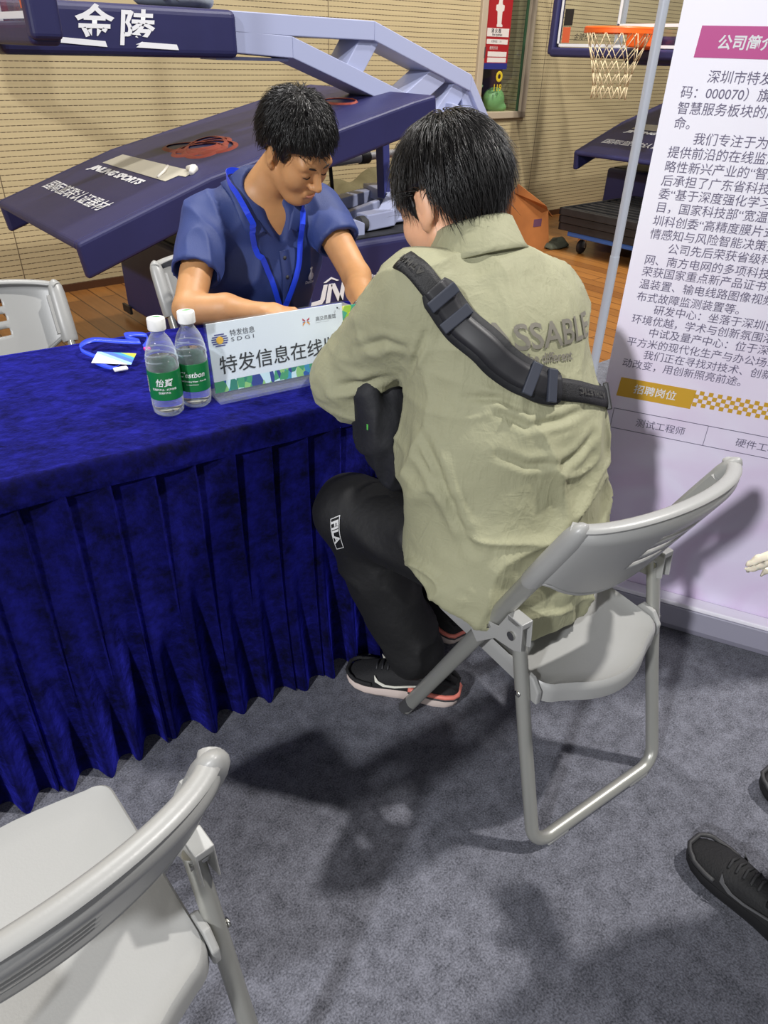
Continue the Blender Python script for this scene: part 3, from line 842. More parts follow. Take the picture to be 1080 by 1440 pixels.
MAG = mat('magenta_print', (190, 78, 142), .4); YEL = mat('mustard_print', (206, 160, 50), .4)
BINK = mat('banner_ink', (104, 98, 124), .5)
flat([(-.265, 1.402), (.47, 1.402), (.48, 1.456), (-.262, 1.456)], 'magenta_heading', MAG, sheet)
M_ = frame((-.226, -.0028, 1.419), (1, 0, 0), (0, 0, 1))
lettering('公司简介', .0265, M_, WHITEPRINT, sheet, bold=.0006, shear=.08, spacing=1.03)
LINES = ['　　深圳市特发', '码：000070）旗', '智慧服务板块的产', '命。', '　　我们专注于为各', '提供前沿的在线监测', '略性新兴产业的“智慧', '后承担了广东省科技计', '委“基于深度强化学习', '目，国家科技部“宽温区', '圳科创委“高精度膜片式', '情感知与风险智能决策关键', '　　公司先后荣获省级科技', '网、南方电网的多项科技成', '荣获国家重点新产品证书，', '温装置、输电线路图像视频监', '布式故障监测装置等。', '　　研发中心：坐落于深圳创新', '环境优越，学术与创新氛围浓厚', '　　中试及量产中心：位于深圳', '平方米的现代化生产与办公场地，', '　　我们正在寻找对技术、创新充满', '动改变，用创新照亮前途。']
ZB = [1.3605, 1.3315, 1.3025, 1.2745, 1.2470, 1.2185, 1.1900, 1.1620, 1.1345, 1.1065, 1.0775, 1.0490, 1.0205, .9910, .9640, .9350, .9050, .8780, .8500, .8220, .7930, .7650, .7370]
for i, (tx, z) in enumerate(zip(LINES, ZB)):
    ind = tx.startswith('　')
    lettering(tx.lstrip('　'), .0248, onb(-.276 + (.046 if ind else 0), z), BINK, sheet, shear=.04)
flat([(-.273, .655), (-.090, .655), (-.086, .706), (-.270, .706)], 'mustard_heading', YEL, sheet)
lettering('招聘岗位', .0262, frame((-.234, -.0028, .672), (1, 0, 0), (0, 0, 1)), WHITEPRINT, sheet, bold=.0003, shear=.06)
b = MB()
for i in range(48):                                    # checkerboard strip
    for j in range(4):
        if (i + j) % 2 == 0:
            x = -.088 + i * .0105; z = .664 + j * .0105
            b.prism([(x, z), (x + .0105, z), (x + .0105, z + .0105), (x, z + .0105)], -.0022, -.0015, lambda a, c, d: (a, d, c))
b.build('checker_strip', YEL, sheet)
b = MB()
for (xa, za, xb, zb) in ((-.272, .563, .47, .5645), (-.272, .6185, .47, .62), (-.272, .563, -.2705, .62), (-.037, .563, -.0358, .62), (.2, .563, .2012, .62)):
    b.prism([(xa, za), (xb, za), (xb, zb), (xa, zb)], -.0022, -.0015, lambda a, c, d: (a, d, c))
b.build('table_lines', BINK, sheet)
lettering('测试工程师', .0248, onb(-.210, .582), BINK, sheet)
lettering('硬件工程', .0248, onb(.035, .582), BINK, sheet)

# ------------------------------------------------------------------ aluminium post behind the banner
po = thing('booth_post', 'slim pale aluminium post standing between olive shirt and banner', 'post', (.985, 3.27, 0))
ALU = mat('pale_aluminium', (188, 194, 204), .4, metal=.15)
MB().tube([(0, 0, .01), (0, 0, .66)], .0205, 20).build('lower_tube', ALU, po, smooth=True, auto=40)
MB().tube([(0, 0, .66), (0, 0, 2.6)], .019, 20).build('upper_tube', ALU, po, smooth=True, auto=40)
MB().lathe([(0, 0), (.09, 0), (.09, .008), (.03, .012), (0, .012)], 24).build('base_plate', ALU, po, smooth=True, auto=40)

# ------------------------------------------------------------------ portable basketball hoops, arms folded down
ORANGE = mat('orange_rim_paint', (226, 96, 30), .4)
NETM = mat('net_cord', (214, 196, 160), .8)
GLASS = see_through('backboard_glass', (250, 252, 253), .97, .03, .15, .4, True)
REDP = mat('red_print', (140, 62, 50), .6)
CY = 3.683                                             # middle of both stands, distance towards the wall
def make_hoop(label):
    t = thing('basketball_hoop', label, 'basketball hoop', group=None)
    def L(a, b_, z): return (a - .87, b_ - CY, z)        # from wall axes of the first stand
    # board
    bd = MB().lohi((.0, -.9, 1.45), (.022, .9, 2.5)).build('backboard', GLASS, t)
    b = MB()
    for z0, z1, y0, y1 in ((1.468, 1.488, -.86, .86), (2.44, 2.46, -.86, .86), (1.468, 2.46, -.86, -.84), (1.468, 2.46, .84, .86), (1.6, 1.62, -.3, .3), (2.03, 2.05, -.3, .3), (1.6, 2.05, -.3, -.28), (1.6, 2.05, .28, .3)):
        b.lohi((-.003, y0, z0), (-.0005, y1, z1))
    b.build('board_lines', WHITEPRINT, bd)
    MB().lohi((-.004, .74, 1.495), (-.001, .815, 1.60)).build('orange_sticker', mat('orange_sticker', (204, 92, 56), .5), bd)
    MB().lohi((-.004, .73, 1.61), (-.001, .815, 1.72)).build('black_sticker', BLACK, bd)
    lettering('金陵体育', .052, frame((-.004, .70, 1.515), (0, -1, 0), (0, 0, 1)), INK, bd, shear=.2)
    MB().lohi((-.004, -.86, 1.495), (-.001, -.79, 1.60)).build('orange_sticker', mat('orange_sticker', (204, 92, 56), .5), bd)
    pad = MB().lohi((-.03, -.91, 1.395), (.07, .91, 1.462)).build('lower_board_pad', NAVY, bd, bevel=.02, segs=4)
    for sy in (-1, 1):
        MB().lohi((-.03, sy * .905 - .03, 1.41), (.07, sy * .905 + .03, 1.85)).build('side_board_pad', NAVY, bd, bevel=.018, segs=4)
    b = MB()
    for sy in (-.9, .9): b.beam((.03, sy, 1.45), (.03, sy, 2.5), .03, .03)
    b.beam((.03, -.9, 2.5), (.03, .9, 2.5), .03, .03)
    for sy in (-.3, .3): b.beam((.045, sy, 1.45), (.045, sy, 2.5), .05, .04)
    b.build('board_frame', mat('board_frame_grey', (186, 188, 194), .5), bd)
    # rim, bracket, net
    n = 40; C0 = (-.384, 0, 1.575)
    rim = MB().tube([(C0[0] + .232 * math.cos(2 * math.pi * i / n), .232 * math.sin(2 * math.pi * i / n), C0[2]) for i in range(n)], .013, 10, closed=True).build('rim', ORANGE, t, smooth=True)
    b = MB().lathe([(.222, 1.562), (.246, 1.548), (.246, 1.57), (.222, 1.572), (.222, 1.562)], 48, (C0[0], 0, 0), cap=False)
    b.build('rim_skirt', ORANGE, rim, smooth=True, auto=40)
    b = MB().lohi((-.16, -.09, 1.47), (-.002, .09, 1.585)).lohi((-.02, -.11, 1.44), (-.001, .11, 1.59))
    b.build('rim_bracket', ORANGE, t, bevel=.01)
    b = MB(); m = 12
    def npnt(i, k):                                    # knot i around, row k down
        z = [0, -.10, -.18, -.26, -.34, -.42][k]; r = [.228, .195, .165, .142, .125, .128][k]
        a = 2 * math.pi * (i + (.5 if k % 2 else 0)) / m
        return Vector((C0[0] + r * math.cos(a), r * math.sin(a), C0[2] - .01 + z))
    for k in range(5):
        for i in range(m):
            b.tube([npnt(i, k), npnt(i, k + 1)], .003, 5)
            b.tube([npnt(i, k), npnt(i - 1 if k % 2 == 0 else i + 1, k + 1)], .003, 5)
    b.build('net', NETM, t, smooth=True)
    # padded front of the arm
    def rb(name, lo, hi, m_, par, bev=.03): return MB().lohi(L(*lo), L(*hi)).build(name, m_, par, bevel=bev, segs=4)
    ab = rb('arm_pad', (.93, 3.45, 1.36), (1.965, 3.93, 1.545), NAVY, t)
    def face(a, z): return frame(L(a, 3.447, z), (1, 0, 0), (0, 0, 1))
    lettering('金', .132, face(1.218, 1.424), WHITEPRINT, ab, bold=.003, shear=.18, xs=1.2)
    lettering('陵', .132, face(1.395, 1.414), WHITEPRINT, ab, bold=.003, shear=.18, xs=1.2)
    b = MB()
    for poly in ([(1.128, 1.425), (1.34, 1.413), (1.345, 1.393), (1.135, 1.405)], [(1.50, 1.414), (1.655, 1.408), (1.662, 1.388), (1.47, 1.394)]):
        b.prism(poly, 3.446, 3.4485, lambda a, z, d: L(a, d, z))
    b.build('brush_underlines', WHITEPRINT, ab)
    gm = Field((.55, -.25, 1.45), (1.25, .3, 1.75), .012)
    gm.ell((.88, 0, 1.585), (.16, .15, .055), k=.02).ell((1.03, .02, 1.58), (.07, .11, .045), k=.01)
    sculpt(gm, 'grey_cover', mat('grey_moulding', (140, 146, 152), .5), ab, 1)
    b = MB()
    for y in (.80, .86): b.lathe([(0, -.142), (.018, -.142), (.018, -.13), (0, -.13)], 12, (y, 0, 1.585), 'y')
    b.build('cover_screws', CHROME, ab)
    # truss arm
    def chord(name, P, h=.085):
        b = MB()
        for p, q in zip(P[:-1], P[1:]):
            b.prism([(p[0], p[1]), (q[0], q[1]), (q[0], q[1] - h), (p[0], p[1] - h)], 3.50, 3.72, lambda a, z, d: L(a, d, z))
        return b.build(name, LILAC, t, bevel=.004)
    chord('top_chord', [(1.9, 1.545), (2.80, 1.535), (3.54, 1.30), (3.74, 1.05)], .085)
    chord('lower_chord', [(1.9, 1.475), (2.29, 1.455), (3.46, 1.07), (3.62, .98)], .09)
    b = MB().prism([(1.9, 1.368), (2.30, 1.362), (2.30, 1.350), (1.9, 1.352)], 3.56, 3.72, lambda a, z, d: L(a, d, z))
    b.build('cable_tray', LILAC, t)
    for nm, p, q in (('strut', (2.80, 1.47), (2.66, 1.29)), ('strut', (3.02, 1.13), (3.32, 1.31)), ('strut', (3.50, 1.26), (3.30, 1.06)), ('strut', (3.53, 1.26), (3.60, .98))):
        p, q = Vector((p[0], 0, p[1])), Vector((q[0], 0, q[1])); d = (q - p).normalized(); nn = Vector((-d.z, 0, d.x)) * .055
        b = MB().prism([((p + nn).x, (p + nn).z), ((q + nn).x, (q + nn).z), ((q - nn).x, (q - nn).z), ((p - nn).x, (p - nn).z)], 3.52, 3.70, lambda a, z, d_: L(a, d_, z))
        b.build(nm, LILAC, t, bevel=.004)
    b = MB().prism([(3.36, 1.16), (3.60, 1.10), (3.48, .5), (3.30, .5)], 3.46, 3.76, lambda a, z, d: L(a, d, z))
    b.build('mast', LILAC, t, bevel=.006)
    # long sloping padded cover with turned-down sides
    prof = [(.97, .714), (1.60, .922), (2.78, 1.195), (2.93, 1.222)]
    b = MB()
    for (a0, z0), (a1, z1) in zip(prof[:-1], prof[1:]):
        pass
    up_ = prof; dn = [(a, z - .035) for a, z in prof[::-1]]
    b.prism(up_ + dn, 3.17, 4.26, lambda a, z, d: L(a, d, z))
    b.prism(up_ + [(a + .02, z - .15) for a, z in prof[::-1]], 3.14, 3.19, lambda a, z, d: L(a, d, z))
    b.prism(up_ + [(a + .02, z - .15) for a, z in prof[::-1]], 4.24, 4.29, lambda a, z, d: L(a, d, z))
    cv = b.build('sloping_pad', NAVY, t, bevel=.016, segs=3)
    sl = math.atan2(.208, .63)
    def top(a, y, lift=.0025):
        z = np.interp(a, [p[0] for p in prof], [p[1] for p in prof]); return L(a, y, z + lift)
    sd = (math.cos(sl), 0, math.sin(sl))
    lettering('国际篮联认证器材', .092, frame(top(1.175, 4.17), (0, -1, 0), sd), WHITEPRINT, cv, bold=.001, shear=.1, xs=1.04)
    lettering('JINLING SPORTS', .062, frame(top(1.405, 4.10), (0, -1, 0), sd), WHITEPRINT, cv, bold=.0035, shear=.25, xs=1.32)
    b = MB().prism([(1.475, 4.09), (1.58, 4.07), (1.60, 3.36), (1.595, 3.30), (1.55, 3.29), (1.545, 3.35), (1.482, 3.36)], .002, .0035, lambda a, y, d: (top(a, y, d)))
    b.build('tape_patch', mat('beige_tape', (178, 172, 156), .7), cv)
    MB().tube([top(1.60, 3.36, .01), top(1.605, 3.31, .012), top(1.575, 3.28, .01)], [.012, .02, .012], 10).build('tape_curl', mat('pale_tape', (216, 212, 204), .6), cv, smooth=True)
    MB().tube([top(1.585, 3.54, .006), top(1.53, 3.47, .012), top(1.49, 3.455, .006)], .006, 8).build('tape_curl', mat('pale_tape', (216, 212, 204), .6), cv, smooth=True)
    b = MB()
    sl2 = math.atan2(.273, 1.18)
    for (ca, cy, ra, ry, rot) in ((1.84, 3.68, .15, .12, .0), (1.82, 3.72, .08, .22, .25), (1.85, 3.66, .11, .2, -.5), (1.83, 3.70, .05, .12, .6), (1.86, 3.62, .10, .17, .1)):
        pts = []
        for i in range(40):
            an = 2 * math.pi * i / 40; a = ra * math.cos(an); y = ry * math.sin(an)
            pts.append(top(ca + a * math.cos(rot) - y * math.sin(rot), cy + a * math.sin(rot) + y * math.cos(rot), .002))
        b.tube(pts, .016, 6, closed=True, flat=.12)
    b.build('ring_emblem', REDP, cv)
    b = MB().tube([top(2.66 + .05 * math.cos(i * .39), 3.62 + .14 * math.sin(i * .39), .003) for i in range(16)], .009, 6, closed=True, flat=.3)
    b.build('ring_emblem', REDP, cv)
    MB().tube([L(2.93, 3.3, 1.14), L(3.0, 3.3, 1.16)], .03, 14).build('cover_knob', BLACK, cv, smooth=True, auto=40)
    # base with castors
    bs = MB().lohi(L(1.56, 3.14, .05), L(3.5, 4.33, .545)).build('base_box', NAVY, t, bevel=.03, segs=4)
    MB().lohi(L(1.6, 3.2, .54), L(3.46, 4.28, .552)).build('base_deck', mat('black_deck', (28, 28, 32), .6), bs)
    for a in (1.75, 3.3):
        for y in (3.28, 4.2):
            MB().lathe([(0, -.03), (.04, -.03), (.05, -.02), (.05, .02), (.04, .03), (0, .03)], 20, L(a, y, .05), 'y').build('castor', BLACK, bs, smooth=True, auto=40)
    MB().lohi(L(1.545, 4.25, .03), L(1.56, 4.36, .075)).build('castor_plate', BLACK, bs)
    def bf(a, z): return frame(L(a, 3.137, z), (1, 0, 0), (0, 0, 1))
    b = MB()
    for poly in ([(2.105, .262), (2.175, .262), (2.195, .285), (2.215, .36), (2.19, .36), (2.165, .285), (2.11, .28)],
                 [(2.20, .262), (2.222, .36), (2.247, .36), (2.228, .262)], [(2.235, .355), (2.262, .36), (2.312, .262), (2.280, .262)], [(2.285, .262), (2.31, .36), (2.335, .36), (2.315, .262)],
                 [(2.19, .372), (2.24, .395), (2.29, .372), (2.275, .370), (2.24, .385), (2.205, .370)]):
        b.prism(poly, 3.1365, 3.139, lambda a, z, d: L(a, d, z))
    b.build('initials_mark', WHITEPRINT, bs)
    lettering('金陵体育', .108, bf(2.365, .282), WHITEPRINT, bs, bold=.002, shear=.12)
    lettering('国际篮联器材', .05, bf(2.40, .222), WHITEPRINT, bs, bold=.0005)
    # folded linkage lying on the base
    lk = MB()
    lk.beam(L(2.60, 3.34, .60), L(2.80, 3.34, .61), .10, .085)
    lk.beam(L(2.78, 3.34, .61), L(2.98, 3.5, .66), .10, .085)
    lk.beam(L(2.98, 3.48, .66), L(3.1, 3.9, .66), .10, .07)
    lk.beam(L(2.45, 3.72, .60), L(3.1, 3.86, .64), .09, .07)
    lk.beam(L(2.42, 3.45, .585), L(3.05, 3.66, .63), .04, .05)
    lk.beam(L(2.48, 3.34, .58), L(2.45, 3.75, .60), .09, .06)
    lk.lohi(L(2.5, 3.36, .565), L(3.05, 3.8, .585))
    lk.build('folded_linkage', LILAC, t, bevel=.006)
    b = MB().prism([(2.42, .54), (2.56, .54), (2.56, .61), (2.50, .635), (2.42, .62)], 3.26, 3.37, lambda a, z, d: L(a, d, z))
    lb = b.build('linkage_bracket', LILAC, t, bevel=.006)
    MB().lathe([(.014, -.006), (.022, -.006), (.022, 0), (.014, 0), (.014, -.006)], 16, L(2.465, 3.258, .575), 'y', cap=False).build('bracket_hole', DARKCAP, lb)
    MB().lathe([(0, 0), (.042, 0), (.042, .045), (0, .045)], 18, L(2.56, 3.32, .595), 'x').build('pivot_bush', DARKCAP, t, smooth=True, auto=40)
    MB().beam(L(2.94, 3.6, 1.08), L(2.97, 3.6, .66), .07, .05).build('blue_prop', mat('blue_prop_paint', (52, 56, 116), .5), t, bevel=.005)
    cyl = MB().tube([L(2.75, 4.0, .815), L(3.12, 4.0, .832)], .032, 16).tube([L(3.12, 4.0, .832), L(3.5, 4.0, .845)], .024, 16).build('gas_spring', mat('silver_paint', (170, 168, 172), .35, metal=.4), t, smooth=True, auto=40)
    MB().tube([L(3.09, 4.0, .83), L(3.16, 4.0, .833)], .04, 12).build('spring_collar', BLACK, cyl, smooth=True, auto=40)
    MB().tube([L(2.86, 4.0, .79), L(2.88, 4.0, .60)], .012, 8).build('spring_stay', BLACK, cyl, smooth=True)
    MB().tube([L(3.0, 3.3, 1.15), L(3.08, 3.3, 1.1), L(3.06, 3.34, .98), L(2.98, 3.4, 1.02)], .008, 8).build('cable', BLACK, t, smooth=True)
    return t
h1 = make_hoop('navy padded basketball hoop stand behind the man in the navy polo')
h1.location = ww(.87, CY, -.012); h1.rotation_euler = (0, 0, AW)
h2 = dup(h1, ww(5.56, CY, -.012), AW, 'far basketball hoop with orange rim and net beside the banner')

# ------------------------------------------------------------------ fire hydrant cabinet in the wall
cb = thing('hydrant_cabinet', 'recessed fire hydrant cabinet with red sign on the slatted wall', 'cabinet', ww(5.48, 5.05, 0), AW)
def CB(a, d, z): return (a - 5.48, d, z)                # d: depth from wall face, minus is towards the room
FR = mat('greige_door_frame', (168, 152, 130), .5)
b = MB()
b.lohi(CB(5.145, -.03, .90), CB(5.215, .02, 2.42)).lohi(CB(5.745, -.03, .90), CB(5.82, .02, 2.42)).lohi(CB(5.145, -.03, .90), CB(5.82, .02, .955)).lohi(CB(5.145, -.03, 2.35), CB(5.82, .02, 2.42))
b.build('door_frame', FR, cb, bevel=.006)
b = MB()
b.lohi(CB(5.20, .24, .94), CB(5.76, .26, 2.36)).lohi(CB(5.20, .0, .94), CB(5.215, .25, 2.36)).lohi(CB(5.745, .0, .94), CB(5.76, .25, 2.36)).lohi(CB(5.2, 0, .94), CB(5.76, .25, .955)).lohi(CB(5.2, 0, 2.35), CB(5.76, .25, 2.36))
b.build('cabinet_box', mat('dark_maroon_box', (62, 26, 24), .7), cb)
b = MB().lohi(CB(5.727, -.002, .955), CB(5.745, .015, 2.35)); b.build('green_seal', mat('green_seal', (48, 82, 54), .6), cb)
MB().lohi(CB(5.215, .006, .955), CB(5.745, .010, 2.35)).build('glass_door', see_through('door_glass', (246, 250, 248), .97, .03, .15, .4, True), cb)
RED = mat('sign_red', (150, 26, 30), .5)
sg = MB().lohi(CB(5.226, -.003, 1.325), CB(5.53, .004, 1.98)).build('red_sign', RED, cb)
MB().lohi(CB(5.222, -.004, 1.28), CB(5.53, .004, 1.325)).build('blue_sign_foot', mat('sign_blue', (38, 42, 110), .5), sg)
b = MB()
for z0, z1, a0, a1 in ((1.515, 1.575, 5.245, 5.515), (1.462, 1.497, 5.25, 5.51), (1.372, 1.408, 5.275, 5.51), (1.33, 1.365, 5.275, 5.51)): b.lohi(CB(a0, -.0042, z0), CB(a1, -.003, z1))
b.build('sign_panels', mat('sign_white', (206, 196, 188), .5), sg)
b = MB()                                                  # hydrant pictogram
b.prism([(5.355, 1.585), (5.425, 1.585), (5.425, 1.6), (5.41, 1.605), (5.41, 1.69), (5.43, 1.70), (5.43, 1.735), (5.405, 1.74), (5.40, 1.765), (5.41, 1.78), (5.40, 1.81), (5.38, 1.822), (5.36, 1.81), (5.35, 1.78), (5.36, 1.765), (5.355, 1.74), (5.33, 1.735), (5.33, 1.70), (5.35, 1.69), (5.36, 1.605), (5.355, 1.6)], -.0042, -.003, lambda a, z, d: CB(a, d, z))
b.build('hydrant_pictogram', mat('sign_white', (206, 196, 188), .5), sg)
def cbt(a, z, d=-.0046): return frame(CB(a, d, z), (1, 0, 0), (0, 0, 1))
lettering('消 火 栓', .034, cbt(5.295, 1.545), INK, sg, bold=.001)
lettering('fire hydrant', .026, cbt(5.31, 1.521), INK, sg, bold=.0005)
lettering('火警电话：119', .02, cbt(5.30, 1.474), INK, sg)
lettering('1 2 3 4 5 6'.replace('1 2 3 4 5 6', '使用方法'), .026, cbt(5.29, 1.425), mat('sign_white', (206, 196, 188), .5), sg)
lettering('119', .075, cbt(5.385, 1.115, .0045), mat('yellow_print', (196, 170, 40), .5), cb, bold=.001)
b = MB().tube([CB(5.455 + .03 * math.cos(i * .393), .0035, 1.225 + .03 * math.sin(i * .393)) for i in range(16)], .012, 6, closed=True, flat=.2, up=(0, 1, 0))
b.build('yellow_ring_mark', mat('yellow_print', (196, 170, 40), .5), cb)
MB().lohi(CB(5.205, -.034, 1.36), CB(5.215, -.028, 1.44)).build('door_latch', DARKCAP, cb)
fd = Field((-.2, -.12, -.02), (.2, .12, .22), .008)
fd.ell((0, 0, .085), (.115, .085, .10), k=.02).ell((.06, -.03, .025), (.075, .05, .04), k=.02)
hl, _, _ = sculpt(fd, 'safety_helmet', mat('pale_green_plastic', (130, 172, 112), .45), None, 2)
hl.location = ww(5.53, 5.17, .957); hl.rotation_euler = (0, 0, AW); tag(hl, 'pale green rounded helmet behind the glass of the hydrant cabinet', 'helmet')
hs = MB().tube(bez([(0, 0, .0), (.02, 0, .08), (-.01, 0, .15), (.02, 0, .2)], 24), .028, 10, flat=.5).build('hose', mat('pale_green_hose', (150, 172, 130), .7), None, smooth=True)
hs.location = ww(5.30, 5.14, .956); hs.rotation_euler = (0, 0, AW); tag(hs, 'pale green hose end standing left of the helmet in the hydrant cabinet', 'hose')

# ------------------------------------------------------------------ carton, cloth, bag, dolly and stage platforms
KRAFT = mat('orange_brown_cardboard', (166, 104, 54), .7, var=.15, vscale=5)
ct = thing('carton', 'orange brown cardboard carton on the wooden floor behind the olive shirt', 'box', ww(4.98, 4.3, -.012), AW + R(-6))
b = MB(); hw, hd, hh = .22, .2, .34
b.add([(-hw, -hd, 0), (hw + .05, -hd, 0), (hw + .05, hd, 0), (-hw, hd, 0), (-hw, -hd, hh + .14), (hw - .02, -hd, hh - .03), (hw, hd, hh), (-hw, hd, hh + .12)], [(0, 1, 2, 3), (0, 4, 5, 1), (1, 5, 6, 2), (2, 6, 7, 3), (3, 7, 4, 0)])
cbx = b.build('carton_body', KRAFT, ct, solid=.006)
b = MB().add([(-hw, -hd, hh + .14), (hw - .02, -hd, hh - .03), (hw - .1, -hd - .05, hh + .02), (-hw + .03, -hd - .02, hh + .2)], [(0, 1, 2, 3)])
b.build('carton_flap', KRAFT, ct, solid=.006)
b = MB().add([(hw - .02, -hd, hh - .03), (hw, hd, hh), (hw + .14, hd - .05, hh - .05), (hw + .10, -hd + .05, hh - .1)], [(0, 1, 2, 3)])
b.build('carton_flap', KRAFT, ct, solid=.006)
MB().lohi((.05, -hd - .004, .19), (.14, -hd - .0005, .25)).build('printed_mark', mat('faded_violet_print', (96, 60, 84), .7), cbx)
fd = Field((-.2, -.15, -.02), (.2, .15, .12), .01)
fd.ell((0, 0, .0), (.15, .09, .05), k=.02).ell((.06, .03, .03), (.07, .05, .04), k=.03).cut(lambda X, Y, Z: -Z + 0 * X + 0 * Y)
o, _, _ = sculpt(fd, 'dark_cloth', mat('dark_green_cloth', (66, 68, 54), .9), None, 1, lambda V: .02 * (fold(V * 14) - .5))
o.location = ww(5.30, 4.05, -.010); o.rotation_euler = (0, 0, AW); tag(o, 'small dark green cloth crumpled on the floor beside the carton', 'cloth')
fd = Field((-.45, -.3, -.02), (.45, .3, .75), .016)
fd.ell((-.05, 0, .25), (.32, .2, .3), k=.05).ell((.16, .02, .5), (.2, .15, .15), k=.08).ell((-.2, 0, .42), (.15, .15, .18), k=.06).cut(lambda X, Y, Z: -Z + 0 * X + 0 * Y)
o, _, _ = sculpt(fd, 'cloth_sack', mat('olive_canvas', (96, 88, 60), .9, bump=.3, bscale=40), None, 1, lambda V: .06 * (fold(V * 7) - .6))
o.location = ww(3.68, 4.68, -.012); o.rotation_euler = (0, 0, AW); tag(o, 'olive canvas sack slumped against the wall behind the folded hoop linkage', 'sack')

dl = thing('platform_dolly', 'blue flat dolly on castors carrying black stage platforms', 'dolly', ww(5.70, 3.52, -.012), AW)
MB().lohi((-.5, -.36, .135), (.5, .36, .175)).build('dolly_deck', mat('dolly_blue', (52, 92, 160), .5), dl, bevel=.008)
for sx in (-1, 1):
    for sy in (-1, 1):
        cs_ = MB().lathe([(0, -.02), (.045, -.02), (.055, -.012), (.055, .012), (.045, .02), (0, .02)], 18, (sx * .40, sy * .27, .055), 'y').build('castor_wheel', BLACK, dl, smooth=True, auto=40)
        MB().beam((sx * .40, sy * .27 - .028, .05), (sx * .40, sy * .27 - .028, .135), .03, .006, (1, 0, 0)).beam((sx * .40, sy * .27 + .028, .05), (sx * .40, sy * .27 + .028, .135), .03, .006, (1, 0, 0)).build('castor_fork', CHROME, cs_)
PLAT = mat('scuffed_black_platform', (34, 34, 36), .5, var=.3, vscale=18)
for i, (z, lb) in enumerate(((.176, 'black ribbed stage platform lowest of the stack on the blue dolly'), (.236, 'black ribbed stage platform in the middle of the stack on the blue dolly'), (.296, 'black ribbed stage platform on top of the stack on the blue dolly'))):
    t = thing('stage_platform', lb, 'platform', ww(5.715 + (.0, -.01, -.02)[i], 3.55, z - .012), AW, 'black stage platforms stacked on the dolly')
    b = MB().lohi((-.53, -.42, .0), (.53, -.395, .056)).lohi((-.53, .395, .0), (.53, .42, .056)).lohi((-.53, -.42, 0), (-.505, .42, .056)).lohi((.505, -.42, 0), (.53, .42, .056))
    b.build('frame', PLAT, t, bevel=.004)
    b = MB().lohi((-.505, -.395, .015), (.505, .395, .03))
    for k in range(10): b.lohi((-.45 + k * .1 - .018, -.39, .03), (-.45 + k * .1 + .018, .39, .05))
    b.build('ribbed_deck', PLAT, t)

